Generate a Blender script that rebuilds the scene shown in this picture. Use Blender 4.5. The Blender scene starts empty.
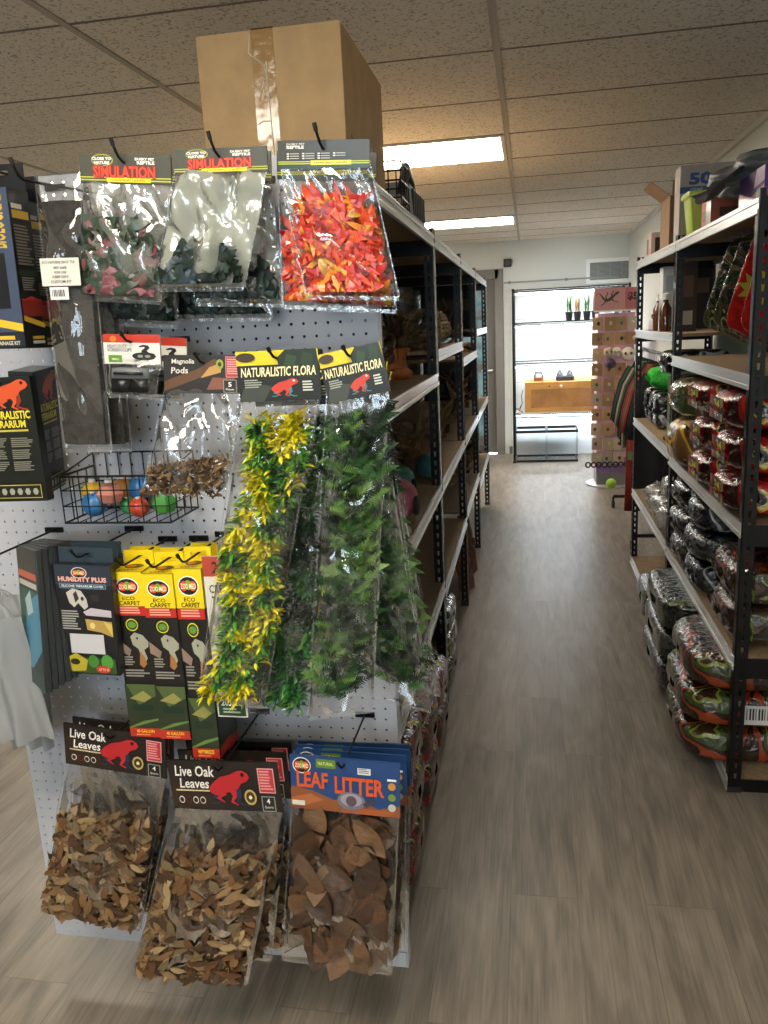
import bpy, math, random
from mathutils import Vector, Matrix, Euler, noise
R = math.radians
PI = math.pi
scene = bpy.context.scene
COL = scene.collection
V = Vector

# ---------------------------------------------------------------- camera
FPX, PITCH, ROLL, YAW, EYE = 802.0, .22727, -.04887, .18455, V((0, 0, 1.6))
_f = V((-math.sin(YAW) * math.cos(PITCH), math.cos(YAW) * math.cos(PITCH), -math.sin(PITCH)))
_r0 = V((math.cos(YAW), math.sin(YAW), 0)); _u0 = _r0.cross(_f)
_r = _r0 * math.cos(ROLL) + _u0 * math.sin(ROLL)
_u = _u0 * math.cos(ROLL) - _r0 * math.sin(ROLL)
cam = bpy.data.cameras.new('camera'); camo = bpy.data.objects.new('camera', cam); COL.objects.link(camo)
cam.sensor_fit = 'HORIZONTAL'; cam.sensor_width = 36; cam.lens = FPX * 36 / 768; cam.clip_start = .02; cam.clip_end = 100
camo.matrix_world = Matrix(((_r.x, _u.x, -_f.x, EYE.x), (_r.y, _u.y, -_f.y, EYE.y), (_r.z, _u.z, -_f.z, EYE.z), (0, 0, 0, 1)))
scene.camera = camo


def sight(px, py):
    return _r * (px - 384) + _u * (512 - py) + _f * FPX


def P(px, py, y):          # the point of the plane Y = y that was surveyed at this spot of the photograph
    d = sight(px, py); return EYE + d * (y / d.y)


def PXp(px, py, x):
    d = sight(px, py); return EYE + d * (x / d.x)


def PZ(px, py, z=0.):
    d = sight(px, py); return EYE + d * ((z - 1.6) / d.z)


# ---------------------------------------------------------------- materials
def lin(c):
    if isinstance(c, str):
        c = [int(c[i:i + 2], 16) / 255 for i in (0, 2, 4)]
        c = [(x / 12.92 if x <= .04045 else ((x + .055) / 1.055) ** 2.4) for x in c]
    return (c[0], c[1], c[2], 1)


_m = {}


def mat(c, rough=.5, metal=0., name=None, spec=.5, emit=0., bump=0., bscale=40., var=0., vscale=6., coat=0., c2=None, sheen=0, trans=0):
    key = (str(c), rough, metal, spec, emit, bump, bscale, var, vscale, coat, str(c2), trans)
    if key in _m: return _m[key]
    m = bpy.data.materials.new(name or 'material'); m.use_nodes = True
    nt = m.node_tree; b = nt.nodes['Principled BSDF']
    b.inputs['Base Color'].default_value = lin(c); b.inputs['Roughness'].default_value = rough
    b.inputs['Metallic'].default_value = metal; b.inputs['Specular IOR Level'].default_value = spec
    b.inputs['Coat Weight'].default_value = coat; b.inputs['Coat Roughness'].default_value = .08
    if trans: b.inputs['Transmission Weight'].default_value = trans
    if emit:
        b.inputs['Emission Color'].default_value = lin(c); b.inputs['Emission Strength'].default_value = emit
    if var or c2 or bump:
        tc = nt.nodes.new('ShaderNodeTexCoord')
    if var or c2:
        nz = nt.nodes.new('ShaderNodeTexNoise'); nz.inputs['Scale'].default_value = vscale; nz.inputs['Detail'].default_value = 4
        nt.links.new(tc.outputs['Object'], nz.inputs['Vector'])
        rp = nt.nodes.new('ShaderNodeValToRGB'); rp.color_ramp.elements[0].position = .38; rp.color_ramp.elements[1].position = .62
        a = lin(c)
        if c2: d = lin(c2); e = a
        else: d = tuple(min(1, x * (1 + var)) for x in a[:3]) + (1,); e = tuple(x * (1 - var) for x in a[:3]) + (1,)
        rp.color_ramp.elements[0].color = e; rp.color_ramp.elements[1].color = d
        nt.links.new(nz.outputs['Fac'], rp.inputs['Fac']); nt.links.new(rp.outputs['Color'], b.inputs['Base Color'])
    if bump:
        n2 = nt.nodes.new('ShaderNodeTexNoise'); n2.inputs['Scale'].default_value = bscale; n2.inputs['Detail'].default_value = 3
        nt.links.new(tc.outputs['Object'], n2.inputs['Vector'])
        bp = nt.nodes.new('ShaderNodeBump'); bp.inputs['Strength'].default_value = bump; bp.inputs['Distance'].default_value = .01
        nt.links.new(n2.outputs['Fac'], bp.inputs['Height']); nt.links.new(bp.outputs['Normal'], b.inputs['Normal'])
    _m[key] = m
    return m


def film(haze=.015, base=.05, tint='ffffff', rough=.035, bscale=10., bump=.12, name='clear_film'):
    """thin clear plastic: see-through with sharp reflections"""
    key = ('film', haze, base, tint, rough, bscale, bump)
    if key in _m: return _m[key]
    m = bpy.data.materials.new(name); m.use_nodes = True; nt = m.node_tree; nt.nodes.clear()
    N = nt.nodes.new; L = nt.links.new
    out = N('ShaderNodeOutputMaterial'); tr = N('ShaderNodeBsdfTransparent'); gl = N('ShaderNodeBsdfGlossy'); df = N('ShaderNodeBsdfDiffuse')
    tr.inputs['Color'].default_value = (.97, .97, .97, 1)
    gl.inputs['Roughness'].default_value = rough; df.inputs['Color'].default_value = lin(tint)
    tc = N('ShaderNodeTexCoord'); nz = N('ShaderNodeTexNoise'); nz.inputs['Scale'].default_value = bscale; nz.inputs['Detail'].default_value = 2.5
    nz.inputs['Distortion'].default_value = 1.2
    L(tc.outputs['Object'], nz.inputs['Vector'])
    bp = N('ShaderNodeBump'); bp.inputs['Strength'].default_value = bump; bp.inputs['Distance'].default_value = .01
    L(nz.outputs['Fac'], bp.inputs['Height']); L(bp.outputs['Normal'], gl.inputs['Normal']); L(bp.outputs['Normal'], df.inputs['Normal'])
    fr = N('ShaderNodeLayerWeight'); fr.inputs['Blend'].default_value = .25; L(bp.outputs['Normal'], fr.inputs['Normal'])
    mx = N('ShaderNodeMath'); mx.operation = 'MULTIPLY_ADD'; mx.inputs[1].default_value = .6; mx.inputs[2].default_value = base; mx.use_clamp = True
    L(fr.outputs['Fresnel'], mx.inputs[0])
    m1 = N('ShaderNodeMixShader'); m1.inputs['Fac'].default_value = haze; L(tr.outputs[0], m1.inputs[1]); L(df.outputs[0], m1.inputs[2])
    m2 = N('ShaderNodeMixShader'); L(mx.outputs[0], m2.inputs['Fac']); L(m1.outputs[0], m2.inputs[1]); L(gl.outputs[0], m2.inputs[2])
    L(m2.outputs[0], out.inputs['Surface'])
    _m[key] = m
    return m


def glass(tint=(.85, .95, .95), name='glass'):
    key = ('glass', tint)
    if key in _m: return _m[key]
    m = bpy.data.materials.new(name); m.use_nodes = True; nt = m.node_tree; nt.nodes.clear(); N = nt.nodes.new; L = nt.links.new
    out = N('ShaderNodeOutputMaterial'); tr = N('ShaderNodeBsdfTransparent'); gl = N('ShaderNodeBsdfGlossy'); fr = N('ShaderNodeFresnel')
    tr.inputs['Color'].default_value = (*tint, 1); gl.inputs['Roughness'].default_value = .02; fr.inputs['IOR'].default_value = 1.45
    mx = N('ShaderNodeMixShader'); L(fr.outputs[0], mx.inputs['Fac']); L(tr.outputs[0], mx.inputs[1]); L(gl.outputs[0], mx.inputs[2]); L(mx.outputs[0], out.inputs['Surface'])
    _m[key] = m
    return m


def perforated(c, mode, rough=.4, metal=0.):
    """sheet with through holes. mode 'peg': one-inch square grid of round holes in the X-Z plane; 'slot': UV column of keyholes (v in metres)"""
    key = ('perf', c, mode)
    if key in _m: return _m[key]
    m = bpy.data.materials.new('pegboard_sheet' if mode == 'peg' else 'slotted_steel'); m.use_nodes = True; nt = m.node_tree; N = nt.nodes.new; L = nt.links.new
    b = nt.nodes['Principled BSDF']; out = nt.nodes['Material Output']
    b.inputs['Base Color'].default_value = lin(c); b.inputs['Roughness'].default_value = rough; b.inputs['Metallic'].default_value = metal
    tc = N('ShaderNodeTexCoord'); sp = N('ShaderNodeSeparateXYZ')

    def mth(op, a, bb=None):
        n = N('ShaderNodeMath'); n.operation = op
        for i, x in enumerate((a, bb)):
            if x is None: continue
            if isinstance(x, (int, float)): n.inputs[i].default_value = x
            else: L(x, n.inputs[i])
        return n.outputs[0]
    if mode == 'peg':
        L(tc.outputs['Object'], sp.inputs[0])
        u = mth('SUBTRACT', mth('FRACT', mth('DIVIDE', sp.outputs['X'], .0254)), .5)
        v = mth('SUBTRACT', mth('FRACT', mth('DIVIDE', sp.outputs['Z'], .0254)), .5)
        d = mth('SQRT', mth('ADD', mth('MULTIPLY', u, u), mth('MULTIPLY', v, v)))
        hole = mth('LESS_THAN', d, .125)
    else:
        L(tc.outputs['UV'], sp.inputs[0])
        u = mth('ABSOLUTE', mth('SUBTRACT', sp.outputs['X'], .5))
        w = mth('FRACT', mth('DIVIDE', sp.outputs['Y'], .038))
        hw = mth('ADD', .06, mth('MULTIPLY', w, .12))
        hole = mth('MULTIPLY', mth('LESS_THAN', u, hw), mth('LESS_THAN', mth('ABSOLUTE', mth('SUBTRACT', w, .5)), .27))
    tr = N('ShaderNodeBsdfTransparent'); mx = N('ShaderNodeMixShader')
    L(hole, mx.inputs['Fac']); L(b.outputs[0], mx.inputs[1]); L(tr.outputs[0], mx.inputs[2]); L(mx.outputs[0], out.inputs['Surface'])
    _m[key] = m
    return m


def bands(cols, scale, axis='Z', distort=.7, nscale=5., rough=.3, bump=.5, bscale=30., coat=.5, detail=1.2, spec=.5):
    """printed plastic: patches of several colours, glossy and crinkled"""
    key = ('bands', tuple(cols), scale, axis, distort, nscale, rough, bump, bscale)
    if key in _m: return _m[key]
    m = bpy.data.materials.new('printed_plastic'); m.use_nodes = True; nt = m.node_tree; N = nt.nodes.new; L = nt.links.new
    b = nt.nodes['Principled BSDF']; b.inputs['Roughness'].default_value = rough; b.inputs['Coat Weight'].default_value = coat; b.inputs['Coat Roughness'].default_value = .06
    b.inputs['Specular IOR Level'].default_value = spec
    tc = N('ShaderNodeTexCoord'); nz = N('ShaderNodeTexNoise'); nz.inputs['Scale'].default_value = scale; nz.inputs['Detail'].default_value = detail; nz.inputs['Distortion'].default_value = distort
    L(tc.outputs['Object'], nz.inputs['Vector'])
    rp = N('ShaderNodeValToRGB'); rp.color_ramp.interpolation = 'CONSTANT'
    el = rp.color_ramp.elements; n = len(cols)
    while len(el) < n: el.new(.5)
    for i, c in enumerate(cols):
        el[i].position = c[1] if isinstance(c, tuple) else (0 if i == 0 else .5 + (i / n - .5) * .42)
    for i, c in enumerate(cols): el[i].color = lin(c[0] if isinstance(c, tuple) else c)
    L(nz.outputs['Fac'], rp.inputs['Fac']); L(rp.outputs['Color'], b.inputs['Base Color'])
    n2 = N('ShaderNodeTexNoise'); n2.inputs['Scale'].default_value = bscale; n2.inputs['Detail'].default_value = 3; n2.inputs['Distortion'].default_value = 1.
    L(tc.outputs['Object'], n2.inputs['Vector'])
    bp = N('ShaderNodeBump'); bp.inputs['Strength'].default_value = bump; bp.inputs['Distance'].default_value = .012
    L(n2.outputs['Fac'], bp.inputs['Height']); L(bp.outputs['Normal'], b.inputs['Normal']); L(bp.outputs['Normal'], b.inputs['Coat Normal'])
    _m[key] = m
    return m


# ---------------------------------------------------------------- mesh building
class MB:
    def __init__(s): s.v = []; s.f = []; s.m = []; s.uv = {}; s.mats = []

    def mi(s, m):
        if m not in s.mats: s.mats.append(m)
        return s.mats.index(m)

    def add(s, vs, fs, m, uvs=None):
        o = len(s.v); s.v.extend(V(p) for p in vs); k = s.mi(m)
        for j, f in enumerate(fs):
            if uvs: s.uv[len(s.f)] = uvs[j]
            s.f.append([o + i for i in f]); s.m.append(k)

    def box(s, lo, hi, m, M=None):
        x0, y0, z0 = lo; x1, y1, z1 = hi
        vs = [V(p) for p in ((x0, y0, z0), (x1, y0, z0), (x1, y1, z0), (x0, y1, z0), (x0, y0, z1), (x1, y0, z1), (x1, y1, z1), (x0, y1, z1))]
        if M: vs = [M @ v for v in vs]
        s.add(vs, [(0, 3, 2, 1), (4, 5, 6, 7), (0, 1, 5, 4), (1, 2, 6, 5), (2, 3, 7, 6), (3, 0, 4, 7)], m)

    def tube(s, pts, r, m, n=8, caps=True, closed=False):
        pts = [V(p) for p in pts]; rs = r if isinstance(r, (list, tuple)) else [r] * len(pts)
        vs = []; fs = []; up = None
        for i, p in enumerate(pts):
            a = pts[i - 1] if (i or closed) else p; b = pts[(i + 1) % len(pts)] if (i < len(pts) - 1 or closed) else p
            t = (b - a).normalized() if (b - a).length > 1e-9 else V((0, 0, 1))
            if up is None: up = V((0, 0, 1)) if abs(t.z) < .9 else V((1, 0, 0))
            x = t.cross(up)
            if x.length < 1e-6: x = t.orthogonal()
            x.normalize(); up = x.cross(t).normalized()
            for k in range(n):
                g = 2 * PI * k / n; vs.append(p + (x * math.cos(g) + up * math.sin(g)) * rs[i])
        L = len(pts)
        for i in range(L if closed else L - 1):
            j = (i + 1) % L
            for k in range(n): fs.append((i * n + k, i * n + (k + 1) % n, j * n + (k + 1) % n, j * n + k))
        if caps and not closed:
            fs.append(tuple(range(n))[::-1]); fs.append(tuple((L - 1) * n + k for k in range(n)))
        s.add(vs, fs, m)

    def grid(s, fn, nu, nv, m, wrap=False, uv=False):
        vs = [V(fn(i / nu, j / nv)) for j in range(nv + 1) for i in range(nu + (0 if wrap else 1))]
        w = nu + (0 if wrap else 1); fs = []
        for j in range(nv):
            for i in range(nu):
                k = (i + 1) % w; fs.append((j * w + i, j * w + k, (j + 1) * w + k, (j + 1) * w + i))
        s.add(vs, fs, m)

    def lathe(s, prof, m, n=20, M=None):
        vs = []; fs = []
        for r, z in prof:
            for k in range(n):
                p = V((r * math.cos(2 * PI * k / n), r * math.sin(2 * PI * k / n), z)); vs.append(M @ p if M else p)
        for j in range(len(prof) - 1):
            for k in range(n): fs.append((j * n + k, j * n + (k + 1) % n, (j + 1) * n + (k + 1) % n, (j + 1) * n + k))
        fs.append(tuple(range(n))[::-1]); fs.append(tuple((len(prof) - 1) * n + k for k in range(n)))
        s.add(vs, fs, m)

    def ball(s, c, r, m, nu=14, nv=9, fn=None):
        c = V(c); r = V(r) if isinstance(r, (tuple, list, Vector)) else V((r, r, r))

        def g(u, v):
            t = PI * (v * .998 + .001); d = V((math.sin(t) * math.cos(2 * PI * u), math.sin(t) * math.sin(2 * PI * u), -math.cos(t)))
            k = fn(d) if fn else 1
            return c + V((d.x * r.x, d.y * r.y, d.z * r.z)) * k
        s.grid(g, nu, nv, m, wrap=True)

    def prism(s, pts, y0, y1, m):          # outline in X-Z, pushed along Y
        n = len(pts); vs = [(x, y0, z) for x, z in pts] + [(x, y1, z) for x, z in pts]
        s.add(vs, [tuple(range(n)), tuple(range(n, 2 * n))[::-1]] + [(i, i + n, (i + 1) % n + n, (i + 1) % n) for i in range(n)], m)

    def build(s, name, parent=None, smooth=None, bevel=0., loc=None, kind=None, label=None, M=None):
        me = bpy.data.meshes.new(name); me.from_pydata([tuple(p) for p in s.v], [], s.f)
        for m in s.mats: me.materials.append(m)
        me.polygons.foreach_set('material_index', s.m)
        if s.uv:
            ul = me.uv_layers.new(name='UVMap')
            for fi, uvs in s.uv.items():
                for li, q in zip(me.polygons[fi].loop_indices, uvs): ul.data[li].uv = q
        if smooth is not None:
            me.shade_smooth()
            if smooth < 180: me.set_sharp_from_angle(angle=R(smooth))
        me.update()
        o = bpy.data.objects.new(name, me); COL.objects.link(o)
        if parent: o.parent = parent
        if loc: o.location = loc
        if M: o.matrix_world = M
        if bevel:
            b = o.modifiers.new('bevel', 'BEVEL'); b.width = bevel; b.segments = 2; b.limit_method = 'ANGLE'; b.angle_limit = R(50)
        if kind: o['kind'] = kind
        if label: o['label'] = label
        return o


def tag(o, label, cat, group=None, kind=None):
    o['label'] = label; o['category'] = cat
    if group: o['group'] = group
    if kind: o['kind'] = kind
    return o


def thing(name, label, cat, M=None, group=None, loc=None):
    o = bpy.data.objects.new(name, None); COL.objects.link(o); o.empty_display_size = .05
    if M: o.matrix_world = M
    if loc: o.location = loc
    return tag(o, label, cat, group)


def struct(o):
    o['kind'] = 'structure'; return o


# ---------------------------------------------------------------- printing on flat faces
_txt = {}


def text_shape(body, shear=0., bold=0.):
    key = (body, shear, bold)
    if key in _txt: return _txt[key]
    cu = bpy.data.curves.new('t', 'FONT'); cu.body = body; cu.size = 1; cu.resolution_u = 2; cu.shear = shear; cu.offset = bold; cu.align_x = 'LEFT'
    ob = bpy.data.objects.new('t', cu); COL.objects.link(ob)
    dg = bpy.context.evaluated_depsgraph_get(); ev = ob.evaluated_get(dg); me = ev.to_mesh()
    vs = [(v.co.x, v.co.y) for v in me.vertices]; fs = [tuple(p.vertices) for p in me.polygons]
    ev.to_mesh_clear(); bpy.data.objects.remove(ob); bpy.data.curves.remove(cu)
    x0 = min(v[0] for v in vs); x1 = max(v[0] for v in vs); y0 = min(v[1] for v in vs); y1 = max(v[1] for v in vs)
    _txt[key] = ([((x - x0) / (x1 - x0), (y - y0) / (y1 - y0)) for x, y in vs], fs)
    return _txt[key]


def ell(cx, cz, rx, rz, n=16): return [(cx + rx * math.cos(2 * PI * k / n), cz + rz * math.sin(2 * PI * k / n)) for k in range(n)]


def stroke(pts, w):
    """outline of a brush line that swells and tapers"""
    L_, R_ = [], []
    for k, p in enumerate(pts):
        a = pts[max(0, k - 1)]; b = pts[min(len(pts) - 1, k + 1)]; dx, dz = b[0] - a[0], b[1] - a[1]; n = math.hypot(dx, dz) or 1
        wk = w[k] if isinstance(w, (list, tuple)) else w
        L_.append((p[0] - dz / n * wk, p[1] + dx / n * wk)); R_.append((p[0] + dz / n * wk, p[1] - dx / n * wk))
    return L_ + R_[::-1]


FROG = [('p', stroke([(.3, .42), (.12, .2), (.3, .12), (.1, .03), (.0, .05)], [.1, .07, .04, .03, .02]), 'leg'),
        ('p', stroke([(.66, .5), (.72, .28), (.64, .12), (.8, .03), (.92, .02)], [.09, .05, .035, .03, .02]), 'leg' ),
        ('p', [(0, .45), (.1, .62), (.3, .8), (.55, .88), (.72, .98), (.84, 1), (.96, .92), (1, .8), (.93, .7), (.78, .62), (.7, .48), (.55, .38), (.4, .36), (.2, .26), (.05, .32)], 'body'),
        ('p', stroke([(.56, .48), (.6, .26), (.52, .1), (.66, .02)], [.09, .05, .035, .02]), 'body'),
        ('p', stroke([(.16, .42), (.34, .3), (.2, .2), (.34, .08)], [.1, .08, .05, .02]), 'body'),
        ('p', ell(.84, .88, .045, .06, 10), 'eye')]
GECKO = [('p', stroke([(.02, .66), (.06, .82), (.16, .84), (.26, .68), (.36, .5), (.48, .42), (.6, .5), (.72, .64), (.8, .74), (.9, .84), (.97, .9)], [.006, .012, .02, .03, .05, .08, .085, .06, .05, .07, .02]), 'body'),
         ('p', stroke([(.42, .42), (.36, .26), (.26, .2), (.24, .1)], [.03, .025, .02, .015]), 'body'), ('p', stroke([(.66, .52), (.76, .38), (.88, .36), (.94, .26)], [.03, .025, .02, .015]), 'body'),
         ('p', stroke([(.46, .5), (.42, .68), (.5, .78), (.48, .9)], [.03, .025, .02, .015]), 'body'), ('p', stroke([(.68, .64), (.66, .8), (.74, .9), (.72, .98)], [.03, .025, .02, .015]), 'body')]
SNAKE = [('p', [(0, .25), (.1, .1), (.35, 0), (.65, 0), (.9, .08), (1, .25), (.92, .42), (.7, .5), (.62, .62), (.75, .78), (.7, .95), (.5, 1), (.3, .9), (.34, .82), (.5, .86), (.56, .8), (.42, .64), (.4, .5), (.15, .45), (.04, .36)], 'body'),
         ('p', ell(.35, .25, .12, .1, 10), 'leg'), ('p', ell(.65, .25, .12, .1, 10), 'leg')]


def art(shape, x0, z0, x1, z1, **cols):
    return [('p', [(x0 + (x1 - x0) * x, z0 + (z1 - z0) * z) for x, z in pts], cols[k]) for _, pts, k in shape if k in cols]


def logo(cx, cz, rx, rz):
    return [('p', ell(cx, cz, rx, rz), 'e8e4dc'), ('p', ell(cx, cz, rx * .9, rz * .88), '16120f'), ('p', ell(cx - rx * .42, cz, rx * .36, rz * .5), 'd8432a'), ('p', ell(cx + rx * .42, cz, rx * .36, rz * .5), 'd8572a'),
            ('p', ell(cx, cz + rz * .1, rx * .3, rz * .5), '7f9a2a'), ('t', 'ZOO MED', cx - rx * .72, cz - rz * .28, cx + rx * .72, cz + rz * .25, 'f4e9c8')]


def lines(x0, z0, x1, z1, n, c, seed=1):
    rn = random.Random(seed); h = (z1 - z0) / n
    return [('r', x0, z1 - h * i - h * .55, x0 + (x1 - x0) * rn.uniform(.7, 1), z1 - h * i, c) for i in range(n)]


def ink(c): return mat(c, .42, name='ink', coat=.15)


def prints(spec, o, ax, az, W, H, parent, nrm=None, coat=None):
    """lay printed shapes and lettering on the face with lower left corner o, axes ax, az and size W x H"""
    o, ax, az = V(o), V(ax).normalized(), V(az).normalized(); n = V(nrm) if nrm else ax.cross(az).normalized()
    A = MB(); B = MB()
    for k, it in enumerate(spec):
        off = n * (.0006 + .00012 * k)
        T = lambda x, z: o + ax * (x * W) + az * (z * H) + off
        if it[0] == 'r':
            _, x0, z0, x1, z1, c = it; A.add([T(x0, z0), T(x1, z0), T(x1, z1), T(x0, z1)], [(0, 1, 2, 3)], ink(c))
        elif it[0] == 'p':
            A.add([T(x, z) for x, z in it[1]], [tuple(range(len(it[1])))], ink(it[2]))
        else:
            body, x0, z0, x1, z1, c = it[1:7]; sh = it[7] if len(it) > 7 else 0; rot = it[8] if len(it) > 8 else 0; bold = it[9] if len(it) > 9 else .015
            vs, fs = text_shape(body, sh, bold)
            if rot: q = [T(x0 + (x1 - x0) * (1 - y), z0 + (z1 - z0) * x) for x, y in vs]
            else: q = [T(x0 + (x1 - x0) * x, z0 + (z1 - z0) * y) for x, y in vs]
            B.add(q, fs, ink(c))
    if A.f: A.build('printed_pattern', parent)
    if B.f: B.build('lettering', parent)


def frame(TL, TR, BL, y, yr=None, yb=None):
    """matrix, width, height of a hanging sheet from three surveyed corners and their depths"""
    a = P(*TL, y); b = P(*TR, yr or y); c = P(*BL, yb or y)
    return a, b, c


def hang(TL, TR, BR, BL, y, yr=None, yb=None, ybr=None):
    yr = yr or y; yb = yb or y; ybr = ybr or (yb + yr - y)
    a, b, c, d = P(*TL, y), P(*TR, yr), P(*BR, ybr), P(*BL, yb)
    top = (a + b) / 2; bot = (c + d) / 2
    x = (b - a); wt = x.length; x.normalize()
    z = (top - bot); s = -z.dot(x); z = z - x * z.dot(x); h = z.length; z.normalize(); yv = z.cross(x)
    M = Matrix(((x.x, yv.x, z.x, top.x), (x.y, yv.y, z.y, top.y), (x.z, yv.z, z.z, top.z), (0, 0, 0, 1)))
    return M, wt, (c - d).length, h, s

# ================================================================ room
XW, XL, YB, YF, HC = 1.13, -5.0, 9.9, -3.4, 2.5


def node_mat(name):
    m = bpy.data.materials.new(name); m.use_nodes = True; nt = m.node_tree
    return m, nt, nt.nodes['Principled BSDF'], nt.nodes.new, nt.links.new


def floor_material():
    m, nt, b, N, L = node_mat('oak_vinyl_plank')
    tc = N('ShaderNodeTexCoord'); mp = N('ShaderNodeMapping'); mp.inputs['Rotation'].default_value = (0, 0, R(90)); mp.inputs['Location'].default_value = (.3, .06, 0)
    L(tc.outputs['Object'], mp.inputs['Vector'])
    br = N('ShaderNodeTexBrick'); br.offset = .37; br.inputs['Scale'].default_value = 1; br.inputs['Brick Width'].default_value = 1.25; br.inputs['Row Height'].default_value = .185
    br.inputs['Mortar Size'].default_value = .0012; br.inputs['Color1'].default_value = (.3, .3, .3, 1); br.inputs['Color2'].default_value = (.7, .7, .7, 1); br.inputs['Mortar'].default_value = (.42, .42, .42, 1); br.inputs['Bias'].default_value = 0
    L(mp.outputs['Vector'], br.inputs['Vector'])
    # grain: long stretched noise, cathedral rings
    g = N('ShaderNodeMapping'); g.inputs['Scale'].default_value = (9, 1.5, 1); L(tc.outputs['Object'], g.inputs['Vector'])
    sh = N('ShaderNodeVectorMath'); sh.operation = 'ADD'; L(g.outputs[0], sh.inputs[0])
    sc = N('ShaderNodeVectorMath'); sc.operation = 'SCALE'; sc.inputs['Scale'].default_value = 9; L(br.outputs['Color'], sc.inputs[0]); L(sc.outputs[0], sh.inputs[1])
    wv = N('ShaderNodeTexNoise'); wv.inputs['Scale'].default_value = 1.0; wv.inputs['Detail'].default_value = 3; wv.inputs['Distortion'].default_value = .6; L(sh.outputs[0], wv.inputs['Vector'])
    ring = N('ShaderNodeMath'); ring.operation = 'MULTIPLY'; ring.inputs[1].default_value = 26; L(wv.outputs['Fac'], ring.inputs[0])
    sn = N('ShaderNodeMath'); sn.operation = 'SINE'; L(ring.outputs[0], sn.inputs[0])
    fi = N('ShaderNodeMapping'); fi.inputs['Scale'].default_value = (150, 5, 1); L(tc.outputs['Object'], fi.inputs['Vector'])
    fn = N('ShaderNodeTexNoise'); fn.inputs['Scale'].default_value = 1; fn.inputs['Detail'].default_value = 5; L(fi.outputs[0], fn.inputs['Vector'])
    lo = N('ShaderNodeTexNoise'); lo.inputs['Scale'].default_value = 2.2; lo.inputs['Detail'].default_value = 4; L(sh.outputs[0], lo.inputs['Vector'])

    def mth(op, a, bb):
        n = N('ShaderNodeMath'); n.operation = op
        for i, x in enumerate((a, bb)):
            if isinstance(x, (int, float)): n.inputs[i].default_value = x
            else: L(x, n.inputs[i])
        return n.outputs[0]
    t = mth('ADD', mth('MULTIPLY', sn.outputs[0], .04), mth('MULTIPLY', fn.outputs['Fac'], .3))
    t = mth('ADD', t, mth('MULTIPLY', lo.outputs['Fac'], .32))
    bw = N('ShaderNodeRGBToBW'); L(br.outputs['Color'], bw.inputs[0])
    t = mth('ADD', t, mth('MULTIPLY', bw.outputs[0], .12))
    rp = N('ShaderNodeValToRGB'); e = rp.color_ramp.elements; e[0].position = .24; e[0].color = lin('625a50'); e[1].position = .70; e[1].color = lin('ada498')
    x = e.new(.45); x.color = lin('8b8174'); L(t, rp.inputs['Fac'])
    mo = N('ShaderNodeMixRGB'); mo.blend_type = 'MULTIPLY'; mo.inputs['Color2'].default_value = (.72, .7, .68, 1); L(br.outputs['Fac'], mo.inputs['Fac']); L(rp.outputs[0], mo.inputs['Color1'])
    L(mo.outputs[0], b.inputs['Base Color']); b.inputs['Roughness'].default_value = .38; b.inputs['Specular IOR Level'].default_value = .45
    bp = N('ShaderNodeBump'); bp.inputs['Strength'].default_value = .12; bp.inputs['Distance'].default_value = .004; L(t, bp.inputs['Height']); L(bp.outputs[0], b.inputs['Normal'])
    return m


def ceiling_material():
    m, nt, b, N, L = node_mat('acoustic_tile')
    tc = N('ShaderNodeTexCoord')
    a = N('ShaderNodeTexNoise'); a.inputs['Scale'].default_value = 95; a.inputs['Detail'].default_value = 2.5; a.inputs['Distortion'].default_value = .5; L(tc.outputs['Object'], a.inputs['Vector'])
    rp = N('ShaderNodeValToRGB'); e = rp.color_ramp.elements; e[0].position = .33; e[0].color = lin('a09a8f'); e[1].position = .45; e[1].color = lin('e8e3d8'); L(a.outputs['Fac'], rp.inputs['Fac'])
    L(rp.outputs[0], b.inputs['Base Color']); b.inputs['Roughness'].default_value = .9
    bp = N('ShaderNodeBump'); bp.inputs['Strength'].default_value = .4; bp.inputs['Distance'].default_value = .004; L(a.outputs['Fac'], bp.inputs['Height']); L(bp.outputs[0], b.inputs['Normal'])
    return m


WALLM = mat('cfd2cc', .75, name='wall_paint', bump=.06, bscale=120)
mb = MB(); mb.box((XL, YF, -.1), (XW, YB, 0), floor_material()); struct(mb.build('floor'))
mb = MB(); mb.box((XL, YF, HC), (XW, YB, HC + .1), ceiling_material()); struct(mb.build('ceiling'))
mb = MB(); mb.box((XW, YF, 0), (XW + .12, YB, HC), WALLM); struct(mb.build('wall_right'))
mb = MB(); mb.box((XL - .12, YF, 0), (XL, YB, HC), WALLM); struct(mb.build('wall_left'))
mb = MB()                       # back wall with the door opening
DX0, DX1, DH = -1.22, -.34, 2.13
mb.box((XL, YB, 0), (DX0, YB + .12, HC), WALLM); mb.box((DX0, YB, DH), (DX1, YB + .12, HC), WALLM); mb.box((DX1, YB, 0), (XW, YB + .12, HC), WALLM)
struct(mb.build('wall_back'))
mb = MB()                       # shop front with two large openings
for lo, hi in (((XL, 0), (-1.7, HC)), ((-.35, 0), (0, HC)), ((.9, 0), (XW, HC)), ((-1.7, 0), (-.35, 1.2)), ((0, 0), (.9, 1.2)), ((-1.7, 2.3), (-.35, HC)), ((0, 2.3), (.9, HC))):
    mb.box((lo[0], YF - .12, lo[1]), (hi[0], YF, hi[1]), WALLM)
struct(mb.build('wall_front'))
ALU = mat('6b6a67', .4, .6, name='window_metal')
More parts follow.
